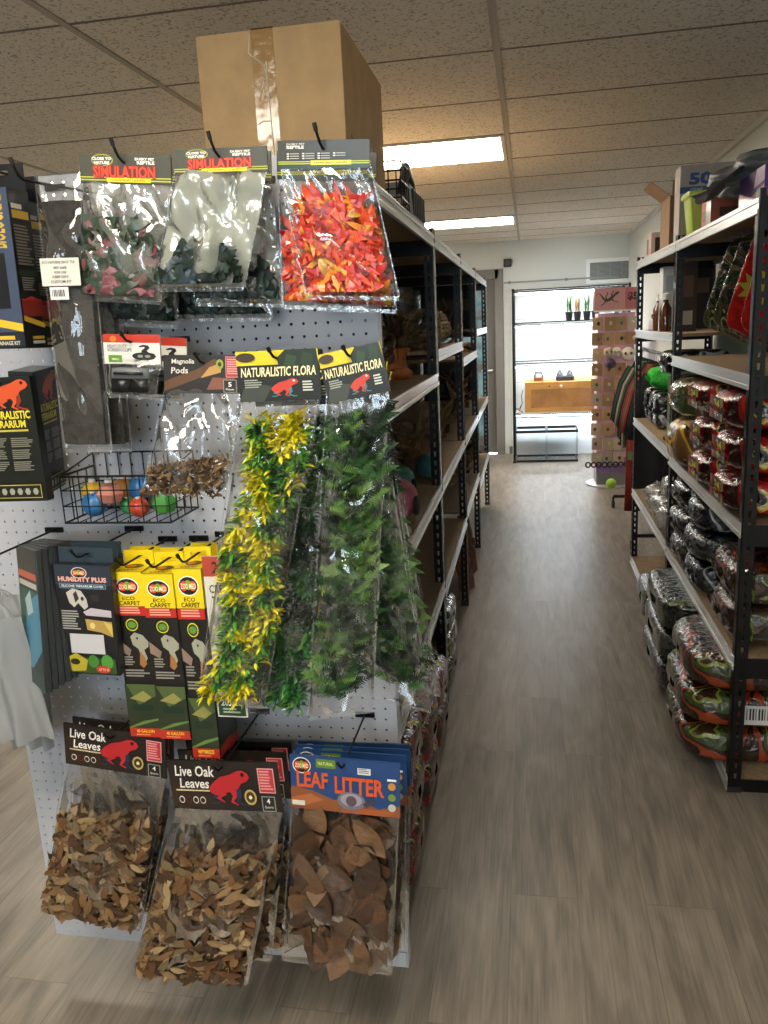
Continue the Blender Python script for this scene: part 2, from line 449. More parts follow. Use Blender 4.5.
for k, (a, b_) in enumerate(((-1.7, -.35), (0., .9))):
    mb = MB(); y0, y1 = YF - .09, YF - .03
    for q in ((a, 1.2, a + .05, 2.3), (b_ - .05, 1.2, b_, 2.3), (a, 1.2, b_, 1.25), (a, 2.25, b_, 2.3), ((a + b_) / 2 - .025, 1.25, (a + b_) / 2 + .025, 2.25)):
        mb.box((q[0], y0, q[1]), (q[2], y1, q[3]), ALU)
    w = struct(mb.build('window_%d' % (k + 1)))
    mb = MB(); mb.box((a + .04, YF - .064, 1.24), (b_ - .04, YF - .056, 2.26), glass((.96, .98, .98), 'window_glass')); mb.build('window_pane', w, kind='structure')
    pl = bpy.data.lights.new('daylight', 'AREA'); pl.shape = 'RECTANGLE'; pl.size = b_ - a; pl.size_y = 1.1; pl.cycles.is_portal = True
    po = bpy.data.objects.new('daylight', pl); COL.objects.link(po); po.location = ((a + b_) / 2, YF - .13, 1.75); po.rotation_euler = (R(90), 0, 0)
# ceiling grid
GRIDM = mat('a9a294', .6, name='grid_tee'); GX = [-.1 - 1.22 * k for k in range(-1, 5)]; GY0, GP = 3.05, .645
mb = MB()
for x in GX:
    if x < XW - .03: mb.box((x - .012, YF, HC - .004), (x + .012, YB, HC + .001), GRIDM)
struct(mb.build('trim_1'))
mb = MB(); GD = mat('6f695f', .7, name='grid_shadow_gap')
for k in range(-10, 12):
    y = GY0 + GP * k
    if YF < y < YB: mb.box((XL, y - .005, HC - .002), (XW, y + .005, HC + .001), GD)
struct(mb.build('trim_2'))
mb = MB(); mb.box((XW - .02, YF, HC - .03), (XW, YB, HC), mat('d8d6cf', .6)); struct(mb.build('trim_3'))
BASE = mat('6f7172', .5, name='vinyl_base')
mb = MB(); mb.box((XW - .008, YF, 0), (XW, YB, .09), BASE); struct(mb.build('baseboard_right'))
mb = MB(); mb.box((DX1 + .1, YB - .008, 0), (XW - .01, YB, .09), BASE); struct(mb.build('baseboard_back'))
# lights
PANEL = mat('fff3e0', .5, emit=22., name='diffuser_glow')


def ceiling_light(col, row, label):
    x1 = GX[1] - 1.22 * col; x0 = x1 - 1.22; y0 = GY0 + GP * row; y1 = y0 + GP
    t = thing('ceiling_light', label, 'ceiling light', loc=((x0 + x1) / 2, (y0 + y1) / 2, HC), group='fluorescent ceiling panels')
    w, d = (x1 - x0) / 2 - .014, (y1 - y0) / 2 - .007
    mb = MB()
    for q in ((-w, -d, w, -d + .02), (-w, d - .02, w, d), (-w, -d + .02, -w + .02, d - .02), (w - .02, -d + .02, w, d - .02)): mb.box((q[0], q[1], -.009), (q[2], q[3], -.0005), mat('d9d5cb', .5))
    mb.build('light_frame', t)
    mb = MB(); mb.box((-w + .02, -d + .02, -.006), (w - .02, d - .02, -.001), PANEL); mb.build('diffuser', t)


ceiling_light(0, 2, 'lit ceiling panel beside the cardboard carton, nearer of the two over the aisle')
ceiling_light(0, 7, 'lit ceiling panel farther down the aisle, near the back wall')
ceiling_light(2, 2, 'lit ceiling panel glimpsed at the far left behind the hanging hooks')
ceiling_light(0, -5, 'added ceiling panel, unseen overhead, placed to light the pegboard goods')  # unseen panel added off the regular fixture row to light the pegboard front
ceiling_light(2, 7, 'lit ceiling panel behind the left shelving, hidden by the goods')
ceiling_light(0, -9, 'lit ceiling panel close to the shop window, out of the picture')

# back door, vent, alarm
DOORM = mat('5c5a55', .5, name='door_paint'); FRM = mat('6e6a64', .5, name='door_frame_paint')
mb = MB()
for q in ((DX0, 0, DX0 + .05, DH), (DX1 - .05, 0, DX1 + .05, DH + .06), (DX0, DH - .05, DX1, DH + .06)): mb.box((q[0], YB - .03, q[1]), (q[2], YB + .12, q[3]), FRM)
struct(mb.build('trim_4', bevel=.004))
mb = MB()
for q in ((DX0 + .05, .01, DX0 + .17, DH - .05), (DX1 - .17, .01, DX1 - .05, DH - .05), (DX0 + .17, .01, DX1 - .17, .22), (DX0 + .17, 1.0, DX1 - .17, 1.1), (DX0 + .17, 1.62, DX1 - .17, 1.66), (DX0 + .17, DH - .17, DX1 - .17, DH - .05)):
    mb.box((q[0], YB + .03, q[1]), (q[2], YB + .07, q[3]), DOORM)
d = struct(mb.build('door_1'))
mb = MB(); mb.box((DX0 + .16, YB + .045, .2), (DX1 - .16, YB + .055, DH - .15), mat('6f8d98', .12, name='blue_door_glass', var=.25, vscale=9)); mb.build('door_pane', d, kind='structure')
mb = MB(); mb.tube([(DX1 - .1, YB + .03, 1.02), (DX1 - .1, YB - .03, 1.02), (DX1 - .22, YB - .03, 1.02)], .011, mat('9a9a98', .3, 1)); mb.build('door_handle', d, kind='structure')
v0, v1 = P(589, 262, 9.89), P(631, 279, 9.89)
t = thing('air_vent', 'white slatted return air vent high on the back wall', 'vent', loc=((v0.x + v1.x) / 2, YB, (v0.z + v1.z) / 2))
w, h = (v1.x - v0.x) / 2 + .03, (v0.z - v1.z) / 2 + .03
mb = MB()
for q in ((-w, -h, w, -h + .04), (-w, h - .04, w, h), (-w, -h + .04, -w + .04, h - .04), (w - .04, -h + .04, w, h - .04)): mb.box((q[0], -.02, q[1]), (q[2], 0, q[3]), mat('eceeec', .5))
mb.build('vent_frame', t)
mb = MB(); n = 15
mb.box((-w + .04, -.003, -h + .04), (w - .04, 0, h - .04), mat('4a4d50', .8))
for k in range(n):
    z = -h + .045 + (2 * h - .09) * k / (n - 1); mb.box((-w + .04, -.014, z - .004), (w - .04, -.004, z + .004), mat('8f9494', .5))
for k in range(1, 4):
    x = -w + 2 * w * k / 4; mb.box((x - .003, -.017, -h + .04), (x + .003, -.013, h - .04), mat('8f9494', .5))
mb.build('vent_louver', t)
q = P(507.5, 263, 9.88)
t = thing('alarm_sounder', 'small black cube alarm box on the wall by the door frame', 'alarm box', loc=(q.x, YB, q.z))
mb = MB(); mb.box((-.045, -.06, -.045), (.045, 0, .045), mat('141414', .5)); mb.build('housing', t, bevel=.008)
mb = MB(); mb.lathe([(.028, 0), (.028, .006), (.02, .008)], mat('2c2c2c', .4), 16, Matrix.Translation((0, -.06, 0)) @ Matrix.Rotation(R(90), 4, 'X')); mb.build('speaker_grille', t, smooth=40)

# ================================================================ shelving
BLACK = mat('0c0c0d', .33, .3, name='black_steel', spec=.5); SLOT = perforated('0d0d0e', 'slot', .33, .3)
SILV = mat('d5d8da', .3, .6, name='galvanised_beam'); BOARD = mat('8a7457', .75, name='particle_board', var=.14, vscale=60)


EDGE = True


def post(parent, x, y, sx, sy, h):
    """slotted angle: one flange faces the aisle, the other faces along it"""
    mb = MB(); w, t = .04, .003
    uvq = [[(.5, 0)] * 4] * 6

    def plate(lo, hi, ax):
        L_ = hi[2] - lo[2]; uvs = []
        for k in range(6):
            if ax == 'y' and k in (2, 4): uvs.append([(0, 0), (1, 0), (1, L_), (0, L_)])
            elif ax == 'x' and k in (3, 5): uvs.append([(0, 0), (1, 0), (1, L_), (0, L_)])
            else: uvs.append([(0, 0)] * 4)
        x0, y0, z0 = lo; x1, y1, z1 = hi
        vs = [(x0, y0, z0), (x1, y0, z0), (x1, y1, z0), (x0, y1, z0), (x0, y0, z1), (x1, y0, z1), (x1, y1, z1), (x0, y1, z1)]
        mb.add(vs, [(0, 3, 2, 1), (4, 5, 6, 7), (0, 1, 5, 4), (1, 2, 6, 5), (2, 3, 7, 6), (3, 0, 4, 7)], SLOT, uvs)
    xa, xb = sorted((x, x + sx * t)); ya, yb = sorted((y, y + sy * w)); plate((xa, ya, .004), (xb, yb, h), 'x')
    xa, xb = sorted((x + sx * t, x + sx * w)); ya, yb = sorted((y, y + sy * t)); plate((xa, ya, .004), (xb, yb, h), 'y')
    xa, xb = sorted((x - sx * .002, x + sx * (w + .002))); ya, yb = sorted((y - sy * .002, y + sy * (w + .002)))
    mb.box((xa, ya, 0), (xb, yb, .02), mat('151515', .7))
    mb.tube([(x + sx * .001, y + sy * .001, .02), (x + sx * .001, y + sy * .001, h)], .006 if x * sx < 0 and EDGE else .003, mat('c9cccd', .2, .9, name='painted_glint_edge') if EDGE else mat('2a2b2c', .2, .9, name='fold_edge'), 8)  # pale fold edge paints a grazing glint onto the glossy black left posts
    return mb.build('post', parent)


def beam(parent, x, sx, y0, y1, z):
    mb = MB()
    for dx0, dx1, za, zb in ((-.004, .006, -.014, 0), (-.001, .008, -.032, -.014), (-.006, .006, -.046, -.032)):
        a, b = sorted((x + sx * dx0, x + sx * dx1)); mb.box((a, y0, z + za), (b, y1, z + zb), SILV)
    return mb.build('beam', parent, bevel=.0015)


def shelf_unit(label, xf, xb, y0, y1, levels, ends, top, group):
    s = 1 if xb > xf else -1
    t = thing('storage_shelf', label, 'shelving unit', loc=((xf + xb) / 2, y0, 0), group=group)
    ox, oy = (xf + xb) / 2, y0
    H = top + .025
    for e in ends:
        y, sy = ((0, 1) if e == 0 else (y1 - y0, -1))
        post(t, xf - ox, y, s, sy, H); post(t, xb - ox, y, -s, sy, H)
        for z in levels:
            a, b = sorted((xf - ox + s * .01, xb - ox - s * .01)); yy = y + sy * .006
            mb = MB(); mb.box((a, min(yy, yy + sy * .006), z - .075), (b, max(yy, yy + sy * .006), z - .005), BLACK); mb.build('cross_bar', t)
    for z in levels:
        beam(t, xf - ox, s, .004, y1 - y0 - .004, z); beam(t, xb - ox, -s, .004, y1 - y0 - .004, z)
        mb = MB(); a, b = sorted((xf - ox + s * .009, xb - ox - s * .009))
        mb.box((a, .014, z - .018), (b, y1 - y0 - .014, z - .004), BOARD); mb.build('shelf_board', t)
    return t


LX, LXB = -.354, -1.2
LEFT = [(1.95, 3.2, (1.93, 1.41, .965, .55), (0, 1), 'left hand shelving bay directly behind the white pegboard, carton on top'),
        (3.2, 4.45, (1.93, 1.50, .965, .52), (1,), 'left hand shelving bay second from the pegboard, round twig tunnels inside'),
        (4.45, 5.68, (1.93, 1.41, .965, .55), (1,), 'left hand shelving bay third from the pegboard'),
        (5.68, 7.10, (1.93, 1.55, .965, .47), (1,), 'left hand shelving bay at the far end by the back door')]
for y0, y1, lv, e, lab in LEFT: shelf_unit(lab, LX, LXB, y0, y1, lv, e, 1.93, 'black boltless shelving along the left of the aisle')
RX, RXB = .657, 1.105; EDGE = False
shelf_unit('right hand shelving bay nearest the camera, packed with printed substrate sacks', RX, RXB, 2.6, 3.97, (1.91, 1.405, .94, .49, .05), (0, 1), 1.91, 'black boltless shelving along the right of the aisle')
shelf_unit('right hand shelving bay beside the shirt rail, mostly empty at the bottom', RX, RXB, 3.97, 5.31, (1.91, 1.505, .96, .50, .045), (1,), 1.91, 'black boltless shelving along the right of the aisle')

# ================================================================ pegboard
PX0, PX1, PZ0, PZ1, PY = -1.2192, -.2921, .1016, 1.93, 1.6
t = thing('pegboard', 'white perforated pegboard panel closing the end of the left shelving', 'pegboard', loc=(PX0, PY, PZ0))
W, Hh = PX1 - PX0, PZ1 - PZ0
PEG = perforated('b9bcc4', 'peg', .45)
mb = MB(); mb.box((0, 0, 0), (W, .004, Hh), PEG); mb.build('perforated_sheet', t)
mb = MB(); WH = mat('c4c6cb', .45)
for q in ((0, 0, .006, Hh), (W - .006, 0, W, Hh), (.006, 0, W - .006, .006), (.006, Hh - .006, W - .006, Hh)): mb.box((q[0], .004, q[1]), (q[2], .035, q[3]), WH)
mb.box((W - .16, -.006, .012), (W - .004, -.001, .045), PEG)
mb.build('return_edge', t)
for x_ in (.03, W - .09):
    for z_ in (.42, 1.5):
        mb = MB(); mb.box((x_, .036, z_), (x_ + .03, .348, z_ + .03), BLACK); mb.build('mount_bracket', t)


def hook(px, z, ytip, label, x=None, sway=0., up=1.):
    x = px if x is None else x
    t = thing('peg_hook', label, 'display hook', loc=(x, PY, z), group='black peg hooks on the pegboard')
    d = ytip - PY
    mb = MB(); mb.tube([(0, -.006, 0), (sway * .5, d * .5, 0), (sway, d + .02, 0), (sway - .001, d + .008, .006 * up), (sway - .005, d, .026 * up)], .0024, mat('111112', .4, .5), 8)
    mb.build('wire_arm', t, smooth=60)
    mb = MB(); mb.tube([(sway - .0045, d + .002, .022 * up), (sway - .0062, d - .001, .034 * up)], .0036, mat('0a0a0a', .5), 8); mb.build('rubber_tip', t, smooth=60)
    mb = MB(); mb.box((-.022, -.006, -.006), (.022, 0, .006), BLACK); mb.build('back_plate', t, bevel=.001)
    return t

# ================================================================ hanging goods
def nz3(x, y, z): return noise.noise(V((x, y, z)))


def bag_shell(parent, wt, wb, zt, zb, d, seed, m, name='clear_bag', belly=.62, amp=1., nu=22, nv=34, pinch=.0, edge=True):
    mb = MB(); so = seed * 7.31
    def surf(side):
        def g(u, v):
            w = wt + (wb - wt) * v
            w *= 1 - pinch * math.sin(PI * min(1, v * 1.3)) ** 2 * .5
            x = (u - .5) * w + .004 * nz3(v * 5, so, 1.3)
            prof = (math.sin(PI * min(1, max(0, v)) ** belly_p)) ** .7 if 0 < v < 1 else 0
            e = max(0, math.sin(PI * u)) ** .45
            th = d * prof * e
            z = zt + (zb - zt) * v
            c1 = nz3(x * 19 + so, z * 12, side * 3.7); c2 = nz3(x * 40 - so, z * 30, side * 9.1); c3 = nz3((x + z * .5) * 26 + so, (z - x * .4) * 9, 5 + side)
            r = (1 - abs(c3)) ** 3
            k = amp * (.012 * c1 + .0036 * c2 + .010 * (r - .4)) * (e ** .5) * min(1, v * 6 + .15) * (1 if v < .97 else .3)
            y = side * (th / 2) + k
            zz = z + .004 * nz3(x * 9 + so, 2.2, .5) * v
            return (x, y, zz)
        return g
    belly_p = math.log(.5) / math.log(belly)
    mb.grid(surf(-1), nu, nv, m); mb.grid(surf(1), nu, nv, m)
    if edge:      # welded rim, catches the light
        em = film(.10, .2, 'd8dde0', .15, 60, .3, 'heat_seal')
        for s in (-1, 1):
            mb.add([(s * wt / 2, -.0008, zt), (s * (wt / 2 + .0022), -.0008, zt), (s * (wb / 2 + .0022), -.0008, zb), (s * wb / 2, -.0008, zb)], [(0, 1, 2, 3)], em)
        mb.add([(-wb / 2, -.0008, zb), (wb / 2, -.0008, zb), (wb / 2, -.0008, zb - .007), (-wb / 2, -.0008, zb - .007)], [(0, 1, 2, 3)], em)
    return mb.build(name, parent, smooth=180)


def leaf(mb, c, Rm, L, W, m, curl=.2, fold=.25, nj=4, cx=None):
    c = V(c); vs = []; fs = []
    for j in range(nj + 1):
        t = j / nj; w = W / 2 * max(.04, math.sin(PI * t) ** .8); zc = -curl * L * (2 * t - 1) ** 2
        for x, z in ((-w, zc + fold * w), (0, zc), (w, zc + fold * w)): vs.append(c + Rm @ V((x, L * (t - .5), z)))
    if cx:
        for v in vs: v.x = max(-cx, min(cx, v.x))
    for j in range(nj):
        for i in (0, 1): fs.append((j * 3 + i, j * 3 + i + 1, j * 3 + i + 4, j * 3 + i + 3))
    mb.add(vs, fs, m)


def rotm(rn, facing=.6):
    """leaf lies roughly in the plane of the bag front, any direction within it"""
    return Euler((R(90) + rn.gauss(0, facing), 0, 0)).to_matrix() @ Euler((0, rn.gauss(0, facing), rn.uniform(0, 2 * PI))).to_matrix() if False else \
        (Euler((0, rn.uniform(0, 2 * PI), 0)).to_matrix() @ Euler((R(90) + rn.gauss(0, facing), rn.gauss(0, facing), 0)).to_matrix())


def card(parent, w, h, m, z0=0., slot=True, name='header_card', x0=0, t=.003, sw=.016, skew=0):
    mb = MB(); hw = w / 2; y0, y1 = -t, .001
    if slot:
        for a, b, c, d in ((-hw, -h, -sw, 0), (sw, -h, hw, 0), (-sw, -.011, sw, 0), (-sw, -h, sw, -.019)): mb.box((x0 + a, y0, z0 + b), (x0 + c, y1, z0 + d), m)
    else: mb.box((x0 - hw, y0, z0 - h), (x0 + hw, y1, z0), m)
    return mb.build(name, parent)


def pouch(name, label, cat, quad, y, hh, cardc, spec, fill, seed, yb=None, d=.045, fm=None, group=None, yr=None, hw=None, belly=.62, amp=1., pinch=0., slot=True, hookl=None, sway=0, edge=True):
    M, wt, wb, h, sway_ = hang(*quad, y, yr, yb)
    t = thing(name, label, cat, M, group)
    zh = -h * hh; W = hw or wt
    c = card(t, W, -zh, mat(cardc, .4, name='printed_card', coat=.2), slot=slot)
    if spec: prints(spec, (-W / 2, -.003, zh), (1, 0, 0), (0, 0, 1), W, -zh, c)
    rn = random.Random(seed)
    if fill:
        mb = MB(); fill(mb, rn, wt, wb, zh, -h, d); o = mb.build(fill.part, t, smooth=180 if fill.smooth else None)
        if fill.stuff: o['kind'] = 'stuff'
    bag_shell(t, wt * .97, wb, zh * .75, -h + .012, d, seed, fm or film(), belly=belly, amp=amp, pinch=pinch, edge=edge)
    for o in t.children:          # the bag hangs askew below its card
        if o.name.startswith('header_card'): continue
        for v in o.data.vertices:
            k = max(0, (zh - v.co.z) / (h + zh)); v.co.x += sway_ * k
    if hookl:
        p = M @ V((0, 0, -.0135)); hook(p.x, p.z, y - .028, hookl, up=1. if p.z > 1.8 else .55)
    return t


def filler(part, smooth=True, stuff=True):
    def deco(f): f.part = part; f.smooth = smooth; f.stuff = stuff; return f
    return deco


LEAFM = [mat(c, .55, name='dry_leaf', bump=.3, bscale=90) for c in ('704e2c', '5e3e24', '8c6f4b', '4a311b', '7c5c38', '6e5c40', '42301e', 'a1875f')]


def oak(n, top):
    @filler('leaves')
    def f(mb, rn, wt, wb, z0, z1, d):
        for k in range(n):
            v = 1 - rn.random() ** 1.0 * (1 - top); z = z0 + (z1 - z0) * v; z = min(z, z0 - .01)
            z = max(z, z1 + .028)
            w = (wt + (wb - wt) * v) * .45; x = rn.uniform(-w, w)
            e = max(0, 1 - (x / (w * 1.08)) ** 4) ** .5
            y = -d * .44 * e * rn.choice((1, 1, .8, .5, .1, -.4, -.9)) * min(1, .5 + 2 * (1 - v))
            if y < -d * .3: y *= .7
            leaf(mb, (x, y, z), rotm(rn, .3), rn.uniform(.036, .056), rn.uniform(.014, .021), rn.choice(LEAFM), rn.uniform(-.06, .16), rn.uniform(.0, .3), 5, w * 1.06)
        zt = z0 + (z1 - z0) * top; rows = int((zt - z1 - .03) / .019); nc = int(wt / .024)
        for r_ in range(rows):              # the layer lying against the film
            for c_ in range(nc):
                z = zt - (r_ + rn.random()) * .019; v = (z - z0) / (z1 - z0); w = (wt + (wb - wt) * v) * .44
                x = -w + 2 * w * (c_ + rn.random()) / nc; e = max(0, 1 - (x / (w * 1.08)) ** 4) ** .5
                if r_ == 0 and rn.random() < .5: continue
                leaf(mb, (x, -d * (.34 + .16 * ((r_ * 7 + c_ * 3) % 10) / 10) * e, max(z, z1 + .028)), rotm(rn, .09), rn.uniform(.036, .052), rn.uniform(.014, .02), rn.choice(LEAFM), rn.uniform(-.02, .08), rn.uniform(.05, .25), 6, w * 1.08)
    return f


BIGLEAF = [mat(c, .6, name='large_dry_leaf', bump=.5, bscale=45, var=.18, vscale=30) for c in ('4f3622', '5c4028', '45301f', '664a30', '3a291c', '574230')]


@filler('leaves')
def litter(mb, rn, wt, wb, z0, z1, d):
    for k in range(120):
        v = rn.uniform(.06, .88); z = z0 + (z1 - z0) * v; w = (wt + (wb - wt) * v) * .4
        Rm = Euler((0, rn.gauss(0, .7), 0)).to_matrix() @ Euler((R(90) + rn.gauss(0, .3), rn.gauss(0, .35), 0)).to_matrix()
        leaf(mb, (rn.uniform(-w, w), -d * rn.uniform(-.4, .42), z), Rm, rn.uniform(.07, .115), rn.uniform(.04, .066), rn.choice(BIGLEAF), rn.uniform(-.1, .18), rn.uniform(-.1, .35), 6, w * 1.16)
    for k in range(16):         # the leaves pressed to the film
        v = .12 + .74 * (k + .5) / 16; z = z0 + (z1 - z0) * v; w = (wt + (wb - wt) * v) * .36
        Rm = Euler((0, rn.gauss(0, .45), 0)).to_matrix() @ Euler((R(90) + rn.gauss(0, .08), rn.gauss(0, .08), 0)).to_matrix()
        leaf(mb, (rn.uniform(-w, w), -d * (.38 + .13 * ((k * 7) % 10) / 10), z), Rm, rn.uniform(.08, .125), rn.uniform(.035, .065), BIGLEAF[k % 6], rn.uniform(-.03, .08), rn.uniform(.0, .2), 7, w * 1.25)
    for k in range(14):     # stalks
        x = rn.uniform(-.4, .4) * wb; z = z0 + (z1 - z0) * rn.uniform(.35, .7)
        mb.tube([(x, -d * .44, z), (x + rn.uniform(-.02, .02), -d * .48, z - .03), (x + rn.uniform(-.05, .05), -d * .44, z - .07)], .0009, BIGLEAF[3], 5)


def strand(cols, n, L, Wl, stems, top, seed_scale, up=.3, ww=.34, yamp=.42):
    ms = [mat(c, .42, name='plastic_leaf', coat=.1) for c in cols]

    @filler('foliage')
    def f(mb, rn, wt, wb, z0, z1, d):
        zt = z0 + (z1 - z0) * top; zl = z1 + .03
        def sx(s, z): return ((s + .5) / stems - .5) * wt * .62 + .012 * math.sin(z * 21 + s * 2) + (wb - wt) * 0
        for s in range(stems):
            mb.tube([(sx(s, zt + (zl - zt) * k / 14), 0, zt + (zl - zt) * k / 14) for k in range(15)], .0013, mat('3d4a22', .6), 5)
        for k in range(n):
            z = rn.uniform(zl, zt); s = rn.randrange(stems); a = rn.uniform(0, 2 * PI)
            v = (z - z0) / (z1 - z0); half = (wt + (wb - wt) * v) * .47
            dr = V((math.cos(a), -abs(math.sin(a)) * .75 if rn.random() < .75 else .5, rn.gauss(up, .45))).normalized()
            c = V((sx(s, z), 0, z)) + dr * L * rn.uniform(.45, .9); c.y = max(-d * yamp, min(d * .4, c.y)); c.x = max(-half, min(half, c.x)); c.z = min(zt + .01, max(z1 + .02, c.z))
            q = dr.to_track_quat('Y', 'Z').to_matrix() @ Euler((0, rn.uniform(-.9, .9), 0)).to_matrix()
            g = nz3(c.x * seed_scale, 1.7, c.z * seed_scale) + rn.gauss(0, .16)
            i = min(len(ms) - 1, max(0, int((g * .9 + .5) * len(ms))))
            leaf(mb, c, q, L * rn.uniform(.75, 1.25), Wl * rn.uniform(.8, 1.2), ms[i], rn.uniform(.05, .3), .35, 3)
    return f


def fern(cols, n, top, spread=.4):
    ms = [mat(c, .5, name='plastic_fern') for c in cols]

    @filler('foliage', smooth=False)
    def f(mb, rn, wt, wb, z0, z1, d):
        zt = z0 + (z1 - z0) * top; zl = z1 + .05
        for s in range(2):
            x0 = (s - .5) * wt * .35
            mb.tube([(x0 + .01 * math.sin(k), 0, zt + (zl - zt) * k / 14) for k in range(15)], .0015, mat('2e4a24', .6), 5)
        for k in range(n):
            z = rn.uniform(zl, zt); v = (z - z0) / (z1 - z0); half = (wt + (wb - wt) * v) * .46
            o = V((rn.gauss(0, .3) * wt * spread * 1.6, rn.uniform(-d * .3, d * .25), z)); o.x = max(-half * .8, min(half * .8, o.x))
            a = rn.gauss(0, .9); dr = V((math.sin(a), rn.gauss(-.25, .25), -math.cos(a) * .3 + .5)).normalized(); sd = dr.cross(V((0, -1, 0))).normalized()
            Lb = rn.uniform(.036, .058); m = ms[min(len(ms) - 1, max(0, int((nz3(o.x * 14, 2, z * 9) + .45 + rn.gauss(0, .3)) * len(ms))))]
            mb.add([o - sd * .001, o + sd * .001, o + dr * Lb], [(0, 1, 2)], m)
            for j in range(9):
                p = o + dr * Lb * j / 9
                for sg in (-1, 1):
                    e = p + (sd * sg * .75 + dr * .75).normalized() * .0135 * (1.1 - j / 13) + V((0, rn.gauss(0, .002), 0)); w = dr * .0021
                    e.x = max(-half, min(half, e.x)); e.y = max(-d * .45, min(d * .42, e.y)); e.z = max(z1 + .02, e.z)
                    mb.add([p - w, p + w, e + w * .4, e - w * .4], [(0, 1, 2, 3)], m)
    return f


def curls(cols, n, L, W, top, rand=.6):
    ms = [mat(c, .4, name='fabric_leaf', coat=.2) for c in cols]

    @filler('leaves')
    def f(mb, rn, wt, wb, z0, z1, d):
        for k in range(n):
            v = 1 - rn.random() ** .9 * (1 - top); v = min(v, .93); z = z0 + (z1 - z0) * v
            w = (wt + (wb - wt) * v) * .42; x = rn.uniform(-w, w) * (1 if v > top + .12 else .7)
            e = max(0, 1 - (x / (w * 1.1)) ** 4) ** .5; y = -d * .42 * e * rn.choice((1, .9, .6, .1, -.6))
            m = ms[min(len(ms) - 1, max(0, int((nz3(x * 18, 3.1, z * 18) * .8 + .5 + rn.gauss(0, .22)) * len(ms))))]
            Rm = rotm(rn, rand); ll = L * rn.uniform(.7, 1.3); ww = W * rn.uniform(.6, 1.3); cu = rn.uniform(-.5, .5); tw = rn.uniform(-1.5, 1.5)
            def g(u, t):
                wd = ww * max(.06, math.sin(PI * t) ** .7) * (u - .5); a = tw * (t - .5)
                p = V((wd * math.cos(a), ll * (t - .5), wd * math.sin(a) + cu * ll * (t - .5) ** 2 * 2)); q = V((x, y, z)) + Rm @ p
                hw = (wt + (wb - wt) * v) * .47
                q.x = max(-hw, min(hw, q.x)); q.y = max(-d * .46, min(d * .45, q.y)); q.z = max(z1 + .02, q.z)
                return q
            mb.grid(g, 2, 6, m)
    return f


HL = '8'
# ---- live oak leaves
OAKC = '17130f'


def oak_spec():
    return [('r', 0, 0, 1, 1, '1c1512'), ('p', [(0, .05), (.5, .05), (.3, .4), (0, .75)], '2a1d12'),
            ('t', 'Live Oak', .06, .68, .42, .9, 'e8e3da', .12), ('t', 'Leaves', .09, .44, .36, .64, 'e8e3da', .12), ('r', .05, .38, .36, .41, 'cdbb93')] + \
        [('p', ell(.09 + .065 * k, .2, .026, .075, 12), c) for k, c in enumerate(('d9d2c4', '5b2420', 'd9d2c4', 'd9d2c4'))] + \
        [('p', ell(.09 + .065 * k, .2, .02, .055, 12), '2a1d16') for k in range(4)] + \
        art(FROG, .36, .12, .74, .84, body='b02228', leg='232c46', eye='0b0b0b') + \
        [('p', ell(.73, .3, .055, .16), 'b9a05c'), ('p', ell(.73, .3, .04, .115), '3c3216'), ('p', ell(.73, .3, .015, .04), 'e0d6a8'),
         ('r', .82, .4, .965, .9, 'dba2a0'), ('r', .828, .42, .957, .88, 'b02f38')] + lines(.835, .45, .95, .85, 7, 'd98f8f', 4) + \
        [('r', .83, .03, .95, .34, '9aa39a'), ('r', .837, .045, .943, .325, '14100e'), ('t', '4', .875, .19, .905, .3, 'f2efe8'), ('t', 'Quarts', .85, .09, .93, .15, 'd5d2c8')]


OAKFILM = film(.005, .045, 'ffffff', .03, 9, .15, 'crackly_film')
GO = 'bags of live oak leaves'
pouch('oak_leaf_bag', 'clear bag of dried oak leaves hanging lowest, frontmost beside the leaf litter', 'bag of leaves', ((167, 759), (277, 762), (247, 988), (131, 976)), 1.36, .2, OAKC, oak_spec(), oak(700, .24), 1, d=.062, fm=OAKFILM, group=GO, hookl='peg hook carrying the oak leaf bags beside the leaf litter', yb=1.385)
pouch('oak_leaf_bag', 'clear bag of dried oak leaves right behind the lowest hanging one', 'bag of leaves', ((178, 749), (286, 752), (270, 962), (152, 955)), 1.445, .2, OAKC, oak_spec(), oak(420, .26), 2, d=.055, fm=OAKFILM, group=GO, yb=1.47)
pouch('oak_leaf_bag', 'clear bag of dried oak leaves pressed to the pegboard, third back beside the leaf litter', 'bag of leaves', ((186, 740), (291, 742), (288, 952), (190, 946)), 1.53, .2, OAKC, oak_spec(), oak(500, .3), 3, d=.045, fm=OAKFILM, group=GO, yb=1.55)
pouch('oak_leaf_bag', 'clear bag of dried oak leaves at the far left below the white carrier bags', 'bag of leaves', ((64, 722), (166, 737), (139, 926), (41, 921)), 1.40, .19, OAKC, oak_spec(), oak(650, .3), 4, d=.06, fm=OAKFILM, group=GO, hookl='peg hook carrying the oak leaf bags at the left edge', yb=1.42)
pouch('oak_leaf_bag', 'clear bag of dried oak leaves hidden behind the far left one', 'bag of leaves', ((73, 716), (173, 729), (152, 912), (62, 906)), 1.48, .19, OAKC, oak_spec(), oak(500, .3), 5, d=.05, fm=OAKFILM, group=GO, yb=1.5)
# ---- leaf litter
LITC = '173a66'


